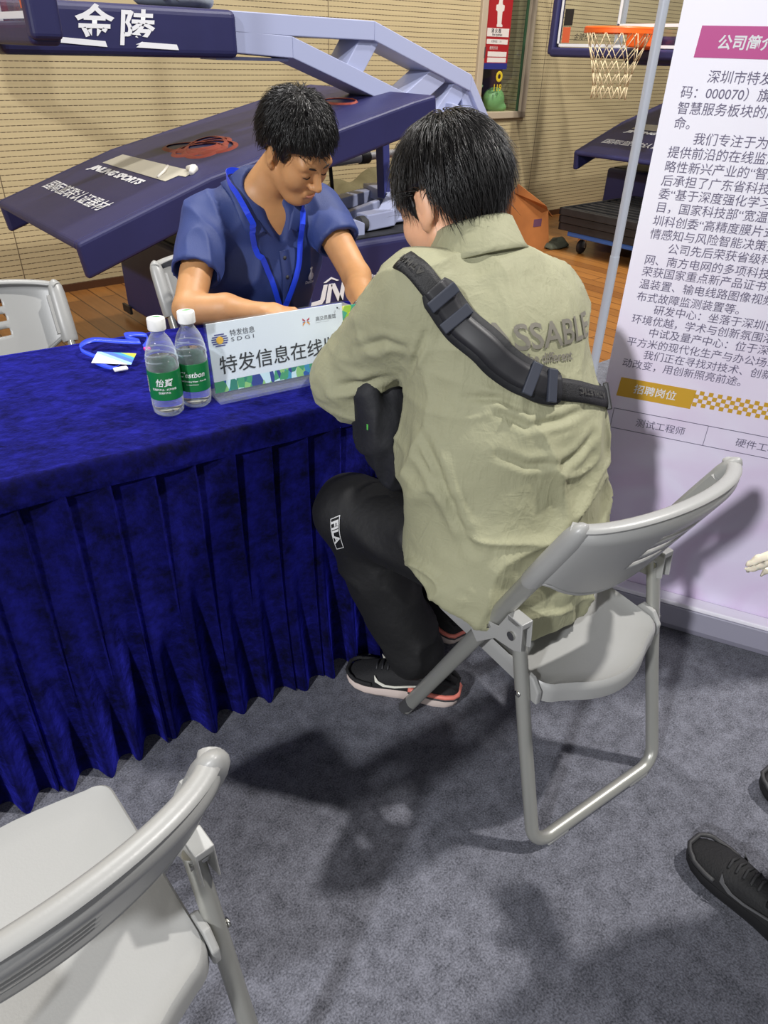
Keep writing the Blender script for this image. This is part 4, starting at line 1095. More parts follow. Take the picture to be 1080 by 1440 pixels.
# ------------------------------------------------------------------ people
def unit(v): v = np.array(v, float); return v / np.linalg.norm(v)
def axes(fwd, roll=0.0):
    Y = unit(fwd); X = np.cross(Y, [0, 0, 1]); X = unit(X); Z = np.cross(X, Y)
    c, s = math.cos(roll), math.sin(roll)
    return X * c + Z * s, Y, Z * c - X * s
SKIN = None
def skin_mat(name, rgb):
    m = mat(name, rgb, .5, var=.05, vscale=30, bump=.04, bscale=220)
    b = m.node_tree.nodes['Principled BSDF']
    setin(b, 'Subsurface Weight', .12); setin(b, 'Subsurface Radius', (.012, .005, .003)); setin(b, 'Subsurface Scale', .6)
    return m
HAIR = mat('black_hair', (24, 22, 22), .38, spec=.5)
BROW = mat('dark_brow_hair', (40, 30, 26), .7)
class Head:
    def __init__(s, c, fwd, roll=0, k=1.0):
        s.c = np.array(c, float); s.X, s.Y, s.Z = axes(fwd, roll); s.k = k
        s.M = np.stack([s.X, s.Y, s.Z], 1)
    def p(s, x, y, z): return s.c + s.k * (x * s.X + y * s.Y + z * s.Z)
    def loc(s, V): return (V - s.c) @ s.M / s.k
    def shape(s, fd, neck):
        k = s.k; e = lambda x, y, z, r, kk=.012, op='add', M=None: fd.ell(s.p(x, y, z), np.array(r) * k, s.M if M is None else M, kk, op)
        c = lambda a, b, ra, rb=None, kk=.006, op='add': fd.cap(s.p(*a), s.p(*b), ra * k, (ra if rb is None else rb) * k, kk, op)
        e(0, -.014, .035, (.075, .094, .082)); e(0, .034, -.005, (.066, .062, .088), .02)
        e(0, .032, -.065, (.054, .056, .044), .025); c((-.012, .075, -.098), (.012, .075, -.098), .018, kk=.03)
        for q in (-1, 1):
            e(q * .042, .058, -.03, (.026, .028, .028), .025)
            c((q * .055, .0, -.055), (q * .03, .055, -.092), .016, .018, .03)
        c((-.045, .080, .026), (.045, .080, .026), .011, kk=.022)
        for q in (-1, 1): e(q * .033, .106, .006, (.017, .015, .011), .014, 'sub')
        for q in (-1, 1): e(q * .033, .083, .005, (.0165, .0125, .0115), .004)
        c((0, .092, .016), (0, .1155, -.026), .0075, .0115, .012)
        for q in (-1, 1): e(q * .0125, .103, -.030, (.0085, .011, .008), .006)
        c((-.017, .0945, -.057), (.017, .0945, -.057), .006, kk=.008); c((-.014, .0935, -.0675), (.014, .0935, -.0675), .007, kk=.008)
        c((-.022, .1035, -.0622), (.022, .1035, -.0622), .0022, kk=.003, op='sub')
        for q in (-1, 1):
            Xe = unit(s.X * q * .9 - s.Y * .42); Ye = unit(np.cross(s.Z, Xe)); Me = np.stack([Xe, Ye, s.Z], 1)
            e(q * .080, -.012, -.004, (.009, .020, .033), .008, M=Me); e(q * .076, -.002, -.034, (.008, .010, .012), .008, M=Me)
            e(q * .090, -.006, .0, (.008, .011, .021), .006, 'sub', Me)
            e(q * .083, -.010, .0, (.005, .008, .018), .005, M=Me)
        fd.cap(s.p(0, -.025, -.045), neck, .052 * k, .056 * k, .022)
    def details(s, parent, org, lipm):
        for q in (-1, 1):
            P = [s.p(q * x, y, z) - org for x, y, z in ((.013, .0955, .0225), (.022, .0955, .0265), (.033, .092, .0285), (.044, .083, .0265), (.051, .073, .022))]
            MB().tube(P, [.003, .0046, .0048, .0038, .0015], 8, flat=.6).build('eyebrow', BROW, parent, smooth=True)
            P = [s.p(q * x, y, z) - org for x, y, z in ((.018, .0905, -.001), (.026, .0945, -.0035), (.034, .0945, -.0042), (.042, .090, -.0025), (.048, .082, .001))]
            MB().tube(P, [.0008, .0014, .0016, .0015, .0007], 6).build('eyelash', BROW, parent, smooth=True)
        P = [s.p(x, y, z) - org for x, y, z in ((-.021, .0945, -.0615), (-.010, .1015, -.0645), (0, .1035, -.066), (.010, .1015, -.0645), (.021, .0945, -.0615))]
        MB().tube(P, [.0012, .0042, .005, .0042, .0012], 8, flat=.8).build('lower_lip', lipm, parent, smooth=True)
def hair(hd, name, parent, org, rad, cen, hl, swirl, nstr, length, lift, seed, width=.0011, down=.35, front=0.0, h=.004, lump=.006):
    """mass of hair over the skull plus combed strands"""
    k = hd.k; lo = hd.c - .16; hi = hd.c + .16
    fd = Field(lo, hi, h)
    fd.ell(hd.p(*cen), np.array(rad) * k, hd.M)
    Y = lambda X_, Y_, Z_: (X_ - hd.c[0]) * hd.Y[0] + (Y_ - hd.c[1]) * hd.Y[1] + (Z_ - hd.c[2]) * hd.Y[2]
    Zf = lambda X_, Y_, Z_: (X_ - hd.c[0]) * hd.Z[0] + (Y_ - hd.c[1]) * hd.Z[1] + (Z_ - hd.c[2]) * hd.Z[2]
    ys = [a for a, b in hl]; zs = [b * k for a, b in hl]
    fd.cut(lambda a, b, c: (np.interp(Y(a, b, c), np.array(ys) * k, zs) - Zf(a, b, c)) * .8)
    V, Q = fd.nets(); V = vsmooth(V, Q, 2); N = vnorm(V, Q)
    sw = np.array(swirl)
    L = hd.loc(V)
    ang = np.arctan2(L[:, 0] - sw[0], L[:, 1] - sw[1])
    q = np.stack([ang * 9, L[:, 2] * 12, np.linalg.norm(L - sw, axis=1) * 9], 1)
    V = V + N * (lump * (fold(q) - .5) + .004 * (noise(V * 160) - .5))[:, None]
    rs = np.random.RandomState(seed)
    T_ = hd.loc(V); NL = N @ hd.M
    vs = [V - org]; fs = [tuple(f) for f in Q.tolist()]; base = len(V)
    pick = rs.choice(len(V), nstr)
    out = []
    for i in pick:
        p = T_[i] + rs.randn(3) * .002; n = NL[i]
        if L[i][2] < np.interp(L[i][1], ys, [b for a, b in hl]) + .004 and rs.rand() < .5: continue
        r = p - sw; d = r - n * (r @ n); dl = np.linalg.norm(d)
        d = d / dl if dl > 1e-4 else rs.randn(3)
        d = d + np.array([0, front, -down]) * (.3 + rs.rand() * .5) + rs.randn(3) * .22
        d -= n * (d @ n); d /= np.linalg.norm(d)
        ln = length * (.6 + .7 * rs.rand()); li = lift * (.3 + rs.rand() * 1.2)
        sd = np.cross(d, n); m = 6; pts = []
        for j in range(m):
            t = j / (m - 1)
            pts.append(p + d * ln * t + n * (.001 + li * ln * (t - .55 * t * t)) - np.array([0, 0, 1]) * ln * .25 * t * t - p * 0)
        if pts[-1][2] < np.interp(pts[-1][1], ys, [b for a, b in hl]) - .006: continue
        w0 = width * (.7 + .8 * rs.rand())
        for j, a in enumerate(pts):
            ww_ = w0 * (1 - (j / (m - 1)) ** 1.5) + .00008
            out += [a + sd * ww_, a - sd * ww_, a + n * ww_ * .9]
        for j in range(m - 1):
            a = base + 3 * j
            for e in range(3): fs.append((a + e, a + (e + 1) % 3, a + 3 + (e + 1) % 3, a + 3 + e))
        base += 3 * m
    W_ = hd.c + hd.k * (np.array(out) @ hd.M.T) - org
    allv = np.concatenate([vs[0], W_])
    me = bpy.data.meshes.new(name); me.from_pydata(allv.tolist(), [], fs); me.validate()
    me.polygons.foreach_set('use_smooth', [True] * len(me.polygons))
    return link(name, me, HAIR, parent)
def hand(fd, wrist, d, up, sgn, curl=.35, k=1.0):
    """palm, four unequal bent fingers and a thumb; d points along the fingers, up out of the back of the hand"""
    w_ = np.array(wrist, float); d = unit(d); up = unit(np.array(up) - d * (np.array(up) @ d)); sd = np.cross(d, up) * sgn
    M = np.stack([sd, d, up], 1)
    fd.ell(w_ + d * .05 * k, (.038 * k, .052 * k, .016 * k), M, .012)
    fd.cap(w_, w_ + d * .04 * k, .024 * k, .026 * k, .015, sc=(1, 1, 1))
    for i, (o, L) in enumerate(((-.029, .070), (-.010, .079), (.010, .074), (.027, .058))):
        b = w_ + d * (.088 - .004 * abs(i - 1.3)) * k + sd * o * k + up * .002
        d1 = unit(d + sd * o * 3 - up * curl * .8); d2 = unit(d + sd * o * 2 - up * curl * 2.2); d3 = unit(d - up * curl * 3.6)
        a1 = b + d1 * L * .45 * k; a2 = a1 + d2 * L * .32 * k; a3 = a2 + d3 * L * .23 * k
        fd.cap(b - d * .02, a1, .0088 * k, .0082 * k, .004).cap(a1, a2, .0082 * k, .0074 * k, .004).cap(a2, a3, .0074 * k, .0062 * k, .004)
    b = w_ + d * .028 * k - sd * .026 * k
    t1 = b + unit(d * .7 - sd * .75 - up * .25) * .038 * k; t2 = t1 + unit(d * .95 - sd * .25 - up * .3) * .03 * k
    fd.cap(b, t1, .0125 * k, .0098 * k, .01).cap(t1, t2, .0095 * k, .0078 * k, .004)
def shoe(parent, org, ankle, heel, toe, mats, name='sneaker', sc=1.0, stripe=True):
    """running shoe; heel and toe are floor points"""
    heel = np.array(heel, float); toe = np.array(toe, float); d = unit(toe - heel); Ln = np.linalg.norm(toe - heel); sd = np.array([d[1], -d[0], 0])
    def P(x, y, z): return heel + sd * x + d * y * Ln + np.array([0, 0, z]) - org
    ys = [0, .03, .1, .2, .32, .45, .58, .7, .8, .89, .95, .985, 1.0]
    wl = [.018, .027, .034, .036, .034, .033, .037, .043, .045, .041, .032, .02, .008]
    fl = [.014, .008, .003, 0, 0, 0, 0, .001, .003, .007, .013, .018, .022]
    tp = [.036, .038, .038, .036, .033, .031, .030, .030, .030, .031, .033, .034, .035]
    sole = MB(); rs = []
    for y, w_, a, b in zip(ys, wl, fl, tp):
        o_ = 1.1
        rs.append([P(-w_ * .92, y, a), P(w_ * .92, y, a), P(w_ * o_, y, a + (b - a) * .45), P(w_, y, b), P(-w_, y, b), P(-w_ * o_, y, a + (b - a) * .45)])
    so = sole.rings(rs).build(name, mats[0], parent, smooth=True, auto=60)
    so.name = name
    up = MB(); rs = []
    hts = [.060, .078, .088, .090, .086, .082, .084, .078, .066, .054, .046, .042, .038]
    for i, (y, w_, b, h_) in enumerate(zip(ys, wl, tp, hts)):
        ring = []
        for k_ in range(13):
            a = math.pi * k_ / 12; x = -w_ * .98 * math.copysign(abs(math.cos(a)) ** .7, math.cos(a)) * (1 - .25 * math.sin(a) * (y < .45)); z = b - .003 + (h_ - b) * math.sin(a) ** .8
            ring.append(P(x, y, z))
        rs.append(ring)
    u_ = up.rings(rs, closed=True).build('upper', mats[1], so, smooth=True, auto=70)
    def rim(y0, y1, z0, z1, out, nm, m_, sides=(-1, 1), n=14):
        for q in sides:
            b = MB()
            def f(u, v):
                y = y0 + (y1 - y0) * u; w_ = np.interp(y, ys, wl)
                return P(q * (w_ * 1.02 + out), y, z0 + (z1 - z0) * v)
            b.grid(f, n, 2); b.build(nm, m_, so, smooth=True, solid=.002)
    if mats[2] is not None:
        b = MB(); pts = []
        for y in np.linspace(.42, 0, 14): pts.append(P(-np.interp(y, ys, wl) * 1.0, y, .0415))
        for y in np.linspace(0, .42, 14): pts.append(P(np.interp(y, ys, wl) * 1.0, y, .0415))
        b.tube(pts, .0065, 8).build('heel_band', mats[2], so, smooth=True)
        b = MB(); b.tube([p - np.array([0, 0, .0075]) for p in pts], .0058, 8).build('dark_band', DARKCAP, so, smooth=True)
    b = MB(); pts = [P(-np.interp(y, ys, wl) * 1.0, y, .042 + .004 * (y > .9)) for y in np.linspace(.74, .99, 12)] + [P(np.interp(y, ys, wl) * 1.0, y, .042 + .004 * (y > .9)) for y in np.linspace(.99, .74, 12)]
    b.tube(pts, .005, 8).build('toe_guard', mats[5] if len(mats) > 5 else mats[1], so, smooth=True)
    if stripe:
        for q in (-1, 1):
            poly = [(.72, .072), (.68, .055), (.62, .046), (.54, .045), (.40, .056), (.25, .068), (.40, .050), (.54, .039), (.64, .040), (.71, .052)]
            b = MB()
            vs = []
            for y, z in poly:
                w_ = np.interp(y, ys, wl); zz = (z - .033) / max(.01, np.interp(y, ys, hts) - .033)
                vs.append(P(q * (w_ * (1 - .18 * max(0, zz)) + .0025), y, z))
            b.add(vs, [tuple(range(len(poly)))]); b.build('side_swoosh', mats[3], so, solid=.0015)
    b = MB()
    for i in range(5):
        y = .52 + .05 * i; w_ = .018; z = np.interp(y, ys, hts) + .002
        b.tube([P(-w_, y, z - .006), P(0, y + .01, z), P(w_, y, z - .006)], .0028, 6)
    b.build('laces', mats[4], so, smooth=True)
    b = MB().tube([P(-np.interp(y, ys, wl) * .72, y, np.interp(y, ys, hts) - .006) for y in np.linspace(.44, .02, 10)] + [P(np.interp(y, ys, wl) * .72, y, np.interp(y, ys, hts) - .006) for y in np.linspace(.02, .44, 10)], .007, 8)
    b.build('padded_collar', mats[1], so, smooth=True)
    return so
def project(tree, pts, d, off=.002):
    out = []; d = Vector(d).normalized()
    for p in pts:
        p = Vector(p); h = tree.ray_cast(p, d)
        if h[0] is None:
            h2 = tree.find_nearest(p + d * .4); out.append((h2[0] + h2[1] * off, h2[1]))
        else: out.append((h[0] + (h[1] if h[1].dot(d) < 0 else -h[1]) * off, h[1] if h[1].dot(d) < 0 else -h[1]))
    return out
def drape_text(tree, me, fn, d, off, maxlen=.006):
    """lay flat lettering onto a curved garment"""
    bm = bmesh.new(); bm.from_mesh(me); bmesh.ops.triangulate(bm, faces=bm.faces)
    for _ in range(4):
        e = [x for x in bm.edges if x.calc_length() > maxlen]
        if not e: break
        bmesh.ops.subdivide_edges(bm, edges=e, cuts=1); bmesh.ops.triangulate(bm, faces=bm.faces)
    pr = project(tree, [fn(v.co.x, v.co.y) for v in bm.verts], d, off)
    for v, (p, n) in zip(bm.verts, pr): v.co = p
    bm.normal_update()
    for f in bm.faces:
        f.smooth = True
        if f.normal.dot(Vector(d)) > 0: f.normal_flip()
    bm.to_mesh(me); bm.free()

# ================================================================= the man in the navy polo (table axes: s along, t away, z up)
SA = skin_mat('warm_skin', (188, 138, 92)); LIPA = mat('lip_tone', (184, 122, 100), .5)
hA = Head((.970, 1.985, 1.160), (.26, -.78, -.60), R(-7), 1.0)
ORG = np.array([.9, 2.15, 0.0])
fd = Field((.40, 1.50, .44), (1.30, 2.45, 1.32), .0036)
nkA = np.array([.895, 2.10, 1.03])
fd.cap((.92, 2.24, .54), (.905, 2.16, .84), .12, .125, .05, sc=(.85, 1.15, 1)).cap((.74, 2.115, .97), (1.06, 2.085, .985), .055, .055, .06).cap((.90, 2.13, .93), (.90, 2.12, .98), .12, .10, .06, sc=(.8, 1.3, 1))
hA.shape(fd, nkA)
shR, elR, wrR = (.738, 2.11, .975), (.590, 1.905, .795), (.755, 1.812, .788)
shL, elL, wrL = (1.088, 2.075, .985), (1.095, 1.865, .832), (1.018, 1.685, .790)
fd.cap(shR, elR, .050, .041, .02).cap(elR, (.68, 1.856, .797), .042, .040, .012).cap((.68, 1.856, .797), wrR, .040, .026, .012)
fd.cap(shL, elL, .050, .042, .02).cap(elL, (1.06, 1.79, .815), .043, .039, .012).cap((1.06, 1.79, .815), wrL, .039, .027, .012)
hand(fd, wrR, (.96, -.2, -.06), (0, 0, 1), -1, .30)
hand(fd, wrL, (-.35, -.9, -.08), (0.2, 0, 1), 1, .28)
manA, treeA, _ = sculpt(fd, 'person', SA, None, 2, None, ORG)
manA.location = tw(*ORG[:2], 0); manA.rotation_euler = (0, 0, R(A1))
tag(manA, 'seated man in navy polo and blue lanyard looking down at the table', 'person')
hA.details(manA, ORG, LIPA)
hair(hA, 'hair', manA, ORG, (.091, .110, .100), (0, -.016, .046),
     [(-.12, -.062), (-.085, -.055), (-.05, -.03), (-.03, .012), (-.008, .030), (.016, .026), (.024, .006), (.034, .008), (.040, .045), (.07, .060), (.10, .062)],
     (.0, -.045, .14), 7500, .027, .6, 3, down=.08, front=.12, lump=.012)
# polo
POLO = mat('navy_polo_knit', (42, 58, 112), .62, var=.06, vscale=12, bump=.12, bscale=380, sheen=.25, tint=(90, 120, 220))
fd = Field((.44, 1.74, .44), (1.26, 2.45, 1.13), .006)
fd.cap((.92, 2.23, .56), (.91, 2.17, .80), .150, .150, .05, sc=(.82, 1.08, 1)).cap((.905, 2.15, .86), (.90, 2.125, .95), .150, .125, .06, sc=(.74, 1.15, 1)).cap((.755, 2.115, .975), (1.065, 2.085, .99), .062, .062, .05)
fd.cap((.895, 2.12, 1.02), (.895, 2.11, 1.045), .072, .066, .04)
body = fd.F.copy()
def sleeve(sh, el, frac, r0, r1):
    f2 = Field((.44, 1.74, .44), (1.26, 2.45, 1.13), .006)
    sh = np.array(sh); el = np.array(el); e = sh + (el - sh) * frac; d = unit(el - sh)
    f2.cap(sh + d * .0, sh + (el - sh) * (frac + .25), r0, r1, .01)
    f2.cut(lambda X, Y, Z: (X - e[0]) * d[0] + (Y - e[1]) * d[1] + (Z - e[2]) * d[2])
    f2.cap(sh + (el - sh) * (frac - .22), sh + (el - sh) * (frac + .3), r1 - .013, r1 - .008, .004, 'sub')
    return f2.F
for q in (sleeve(shR, elR, .62, .072, .068), sleeve(shL, elL, .50, .072, .066)):
    h_ = np.clip(.5 + .5 * (fd.F - q) / .03, 0, 1); fd.F = fd.F * (1 - h_) + q * h_ - .03 * h_ * (1 - h_)
for sh, el, fr in ((shR, elR, .62), (shL, elL, .50)):
    sh = np.array(sh); el = np.array(el); fd.cap(sh + (el - sh) * (fr - .16), sh + (el - sh) * (fr + .4), .050, .047, .004, 'sub')
fd.cap((.912, 2.008, 1.035), (.934, 2.025, .925), .054, .011, .006, 'sub', sc=(1, 1.6, 1)).cap((.90, 2.05, 1.07), (.91, 1.94, 1.06), .058, .05, .01, 'sub')
def poloF(V):
    q = V * np.array([16, 16, 7]) + (noise(V * 5) * 1.5)[:, None]
    return .008 * (fold(q) ** 2 - .4) * np.clip((V[:, 2] - .5) * 3, .3, 1)
polo, treeP, _ = sculpt(fd, 'polo_shirt', POLO, manA, 2, poloF, ORG)
def strip(tree, pts, d, wd, name, m, par, org, off=.003, thick=.0018, lay=None):
    """ribbon laid along a garment"""
    pr = project(tree, bez(pts, 48), d, off)
    b = MB(); vs = []; fs = []
    for i, (p, n) in enumerate(pr):
        t = (pr[min(i + 1, len(pr) - 1)][0] - pr[max(i - 1, 0)][0]).normalized(); sd = n.cross(t).normalized() * wd / 2
        if lay is not None: sd = (Vector(lay) - t * Vector(lay).dot(t)).normalized() * wd / 2
        vs += [p - sd, p + sd]
    for i in range(len(pr) - 1): fs.append((2 * i, 2 * i + 1, 2 * i + 3, 2 * i + 2))
    return b.add(vs, fs).build(name, m, par, smooth=True, solid=thick, org=org)
# fold-over collar: two leaves meeting at the open placket
def leaf(q):
    ins = [(.0, .078, 1.095), (q * .045, .062, 1.085), (q * .066, .020, 1.068), (q * .066, -.035, 1.038), (q * .055, -.068, .995), (q * .034, -.088, .945)]
    outs = [(.0, .098, 1.055), (q * .062, .080, 1.045), (q * .098, .022, 1.030), (q * .102, -.040, 1.000), (q * .094, -.068, .962), (q * .074, -.085, .934)]
    I = bez([np.array([.912, 2.095, 0]) + np.array(p) for p in ins], 40); O = bez([np.array([.912, 2.095, 0]) + np.array(p) for p in outs], 40)
    O2 = []
    for p in O:
        h = treeP.find_nearest(p); n = h[1]; O2.append(h[0] + n * .005 if (h[0] - p).length < .05 else p)
    b = MB(); n_ = len(I)
    rs = [I, [(a * .75 + c * .25) + Vector((0, 0, .010)) for a, c in zip(I, O2)], [(a * .35 + c * .65) + Vector((0, 0, .004)) for a, c in zip(I, O2)], O2]
    vs = [p for r in rs for p in r]; fs = []
    for i in range(3):
        for k_ in range(n_ - 1): fs.append((i * n_ + k_, i * n_ + k_ + 1, (i + 1) * n_ + k_ + 1, (i + 1) * n_ + k_))
    b.add(vs, fs).build('collar_leaf', POLO, polo, smooth=True, solid=.004, org=ORG)
leaf(-1); leaf(1)
DN = (0, 1, -.12)
strip(treeP, [(.934, 1.7, .93), (.939, 1.7, .85), (.944, 1.7, .72)], DN, .03, 'placket', mat('navy_placket', (36, 50, 100), .6), polo, ORG, .002, .003)
for z, s_ in ((.908, .9345), (.852, .939), (.79, .942)):
    (p, n), = project(treeP, [(s_, 1.7, z)], DN, .005)
    MB().lathe([(0, 0), (.0055, 0), (.006, .0015), (.0045, .0025), (0, .002)], 14, (0, 0, 0), 'y').build('button', INK, polo, smooth=True).location = p - Vector(ORG)
me = bpy.data.meshes.new('chest_emblem')
b = MB().add([(x * .0011, y * .0011, 0) for x, y in [(0, 0), (6, -2), (14, 0), (20, 6), (18, 14), (12, 18), (11, 26), (15, 31), (10, 35), (4, 31), (5, 24), (2, 16), (-2, 8)]], [tuple(range(13))])
me.from_pydata(b.v, [], b.f)
LG = (1.022, .832)
drape_text(treeP, me, lambda x, y: (LG[0] + x, 1.6, LG[1] + .012 + y), DN, .003); me.transform(Matrix.Translation(-Vector(ORG))); link('chest_emblem', me, WHITEPRINT, polo)
me = text_mesh('DaiShu', .0125, bold=.0004); drape_text(treeP, me, lambda x, y: (LG[0] - .012 + x, 1.6, LG[1] + y), DN, .003); me.transform(Matrix.Translation(-Vector(ORG))); link('lettering', me, WHITEPRINT, polo)
# trousers and shoes under the table
fd = Field((.68, 1.66, .02), (1.2, 2.45, .64), .008)
fd.ell((.92, 2.22, .53), (.17, .15, .10), k=.03)
for q, kx in ((-.085, -.12), (.085, .12)):
    fd.cap((.92 + q, 2.18, .52), (.92 + kx, 1.82, .53), .085, .068, .03).cap((.92 + kx, 1.82, .52), (.92 + kx, 1.93, .09), .066, .055, .02)
sculpt(fd, 'trousers', mat('dark_trousers', (40, 42, 52), .8), manA, 2, lambda V: .006 * (fold(V * 14) - .5), ORG)
SHB = [mat('grey_sole', (150, 148, 146), .6), mat('black_shoe_upper', (22, 22, 24), .7), None, None, INK]
for kx in (-.12, .12): shoe(manA, ORG, None, (.92 + kx, 2.0, .0), (.92 + kx * 1.2, 1.73, .0), SHB, stripe=False)
# lanyard round his neck (hangs on him: a thing of its own)
ln = thing('badge_lanyard', 'bright blue lanyard with white clip hanging round the neck over the navy polo', 'lanyard', tw(*ORG[:2], 0), R(A1))
back = [Vector((.897, 2.195, 1.085)), Vector((.835, 2.165, 1.090)), Vector((.800, 2.105, 1.075))]
def lan(front, sgn):
    pr = project(treeP, bez([(p[0], 1.6, p[1]) for p in front], 40), DN, .009)
    side = [(Vector((.912 + sgn * x, y, z)), None) for x, y, z in ((.0, 2.205, 1.078), (.048, 2.192, 1.090), (.088, 2.145, 1.090), (.104, 2.085, 1.072), (.100, 2.035, 1.045))]
    pr = [(p + n * .010 * max(0, 1 - i / 14), n) for i, (p, n) in enumerate(pr)]
    P = bez([p for p, n in side] + [pr[0][0]], 35)[:-1] + [p for p, n in pr]
    vs = []; fs = []
    for i, p in enumerate(P):
        t = (P[min(i + 1, len(P) - 1)] - P[max(i - 1, 0)]).normalized()
        cen = Vector((.912, 2.11, p.z)); n = (p - cen).normalized() if p.z > 1.0 else Vector((0, -1, .2))
        sd = n.cross(t).normalized() * .0085
        vs += [p - sd, p + sd]
    for i in range(len(P) - 1): fs.append((2 * i, 2 * i + 1, 2 * i + 3, 2 * i + 2))
    MB().add(vs, fs).build('ribbon', RIBBON, ln, solid=.0012, org=ORG)
lan([(.838, 1.025), (.840, .995), (.852, .944), (.879, .88), (.902, .817), (.923, .768)], -1)
lan([(.992, 1.015), (.988, .98), (.980, .91), (.957, .842), (.938, .79), (.927, .768)], 1)
(p1, n1), (p2, n2) = project(treeP, [(.925, 1.6, .770), (.927, 1.6, .752)], DN, .011)
MB().beam(p1 - Vector(ORG), p2 - Vector(ORG), .014, .004, (0, -1, 0)).build('ribbon_tail', RIBBON, ln, bevel=.001)
p3 = p2 + Vector((-.002, -.004, -.012))
MB().lohi(tuple(p3 - Vector(ORG) - Vector((.010, .003, .011))), tuple(p3 - Vector(ORG) + Vector((.010, .003, .011)))).build('badge_clip', CAPW, ln, bevel=.002)
# bracelet on his left wrist, papers under his hands
d = Vector(np.array(wrL) - np.array((1.06, 1.79, .815))).normalized(); c0 = Vector(wrL) - d * .012
x = d.cross(Vector((0, 0, 1))).normalized(); y = x.cross(d)
brc = thing('bracelet', 'thin silver bracelet on the left wrist of the man in navy', 'bracelet', tw(*ORG[:2], 0), R(A1))
MB().tube([c0 + x * .0335 * math.cos(i * .2618) + y * .031 * math.sin(i * .2618) for i in range(24)], .0035, 8, closed=True).build('band', CHROME, brc, smooth=True, org=ORG)
pp_ = MB().lohi((-.105, -.1485, 0), (.105, .1485, .0012)).build('paper', mat('white_paper', (228, 228, 230), .6))
pp_.location = tw(.99, 1.72, .7525); pp_.rotation_euler = (0, 0, R(A1 + 12)); tag(pp_, 'white sheet of paper on the table under the hands of the man in navy', 'paper')

# ================================================================= the man in the olive shirt
SB = skin_mat('fair_skin', (216, 164, 130))
hB = Head((.850, 1.112, 1.172), (-.12, .86, -.44), R(2), .98)
ORB = np.array([.9, .9, 0.0])
nkB = np.array([.868, 1.045, 1.085])
shL, elL, wrL = (.735, 1.035, 1.035), (.685, 1.185, .838), (.80, 1.40, .80)
shR, elR, wrR = (1.015, 1.005, .985), (1.05, 1.25, .83), (.975, 1.44, .80)
fd = Field((.52, .70, .42), (1.24, 1.64, 1.36), .0036)
fd.cap((.90, .90, .53), (.90, 1.0, .90), .12, .12, .05, sc=(.8, 1.1, 1)).cap((.76, 1.03, 1.01), (1.0, 1.01, .98), .05, .05, .05)
hB.shape(fd, nkB)
fd.cap(shL, elL, .045, .038, .02).cap(elL, wrL, .038, .026, .01).cap(shR, elR, .045, .038, .02).cap(elR, wrR, .038, .026, .01)
hand(fd, wrL, (.55, .8, -.1), (0, 0, 1), 1, .35); hand(fd, wrR, (-.35, .93, -.1), (0, 0, 1), -1, .35)
manB, treeB, _ = sculpt(fd, 'person', SB, None, 2, None, ORB)
manB.location = tw(*ORB[:2], 0); manB.rotation_euler = (0, 0, R(A1))
tag(manB, 'man in olive shirt and black trousers sitting with his back to us', 'person')
hB.details(manB, ORB, LIPA)
hair(hB, 'hair', manB, ORB, (.089, .107, .096), (0, -.016, .042),
     [(-.13, -.122), (-.10, -.116), (-.065, -.090), (-.046, -.045), (-.038, .026), (.012, .030), (.018, -.022), (.036, -.022), (.042, .0), (.075, .004), (.085, .03), (.12, .035)],
     (.01, -.03, .15), 9000, .048, .16, 9, width=.0010, down=.45, lump=.010)
def shirt_mat():
    m = mat('olive_shirt_cotton', (146, 145, 117), .75, var=.05, vscale=9, sheen=.15, tint=(220, 220, 190)); nt = m.node_tree; b = nt.nodes['Principled BSDF']
    tc = nt.nodes.new('ShaderNodeTexCoord'); prev = None
    for sc_, st, dist, stren in (((14, 14, 5), 1.2, .012, .55), ((34, 34, 70), .8, .004, .35), ((90, 90, 14), .5, .003, .45)):
        mp = nt.nodes.new('ShaderNodeMapping'); mp.inputs['Scale'].default_value = sc_; mp.inputs['Rotation'].default_value = (.2, .35, .1)
        nt.links.new(tc.outputs['Object'], mp.inputs[0])
        n = nt.nodes.new('ShaderNodeTexNoise'); n.inputs['Scale'].default_value = 1; n.inputs['Detail'].default_value = 3; n.inputs['Distortion'].default_value = st
        nt.links.new(mp.outputs[0], n.inputs['Vector'])
        a = nt.nodes.new('ShaderNodeMath'); a.operation = 'SUBTRACT'; a.inputs[1].default_value = .5; nt.links.new(n.outputs['Fac'], a.inputs[0])
        q = nt.nodes.new('ShaderNodeMath'); q.operation = 'ABSOLUTE'; nt.links.new(a.outputs[0], q.inputs[0])
        bp = nt.nodes.new('ShaderNodeBump'); bp.inputs['Strength'].default_value = stren; bp.inputs['Distance'].default_value = dist; bp.invert = True
        nt.links.new(q.outputs[0], bp.inputs['Height'])
        if prev: nt.links.new(prev.outputs[0], bp.inputs['Normal'])
        prev = bp
    nt.links.new(prev.outputs[0], b.inputs['Normal'])
    return m
SHIRT = shirt_mat()
fd = Field((.48, .58, .40), (1.28, 1.56, 1.18), .005)
fd.cap((.885, .895, .50), (.895, .93, .74), .205, .178, .05, sc=(.88, 1.1, 1)).cap((.89, .945, .76), (.885, .985, .93), .172, .160, .06, sc=(.86, 1.12, 1)).cap((.75, 1.03, 1.02), (.90, 1.02, 1.03), .070, .066, .06).cap((.90, 1.02, 1.03), (.985, 1.005, .985), .066, .064, .07)
fd.cap((.87, 1.035, 1.055), (.868, 1.045, 1.085), .080, .052, .05)
fd.cap(shL, elL, .082, .074, .035).cap(elL, (.69, 1.165, .805), .062, .050, .03).cap(elL, wrL, .068, .050, .03)
fd.cap(shR, elR, .076, .070, .035).cap(elR, wrR, .068, .048, .03)
fd.cut(lambda X, Y, Z: (.430 + .25 * np.maximum(0, Y - .82) + .5 * np.maximum(0, .83 - X) - Z) * .75)
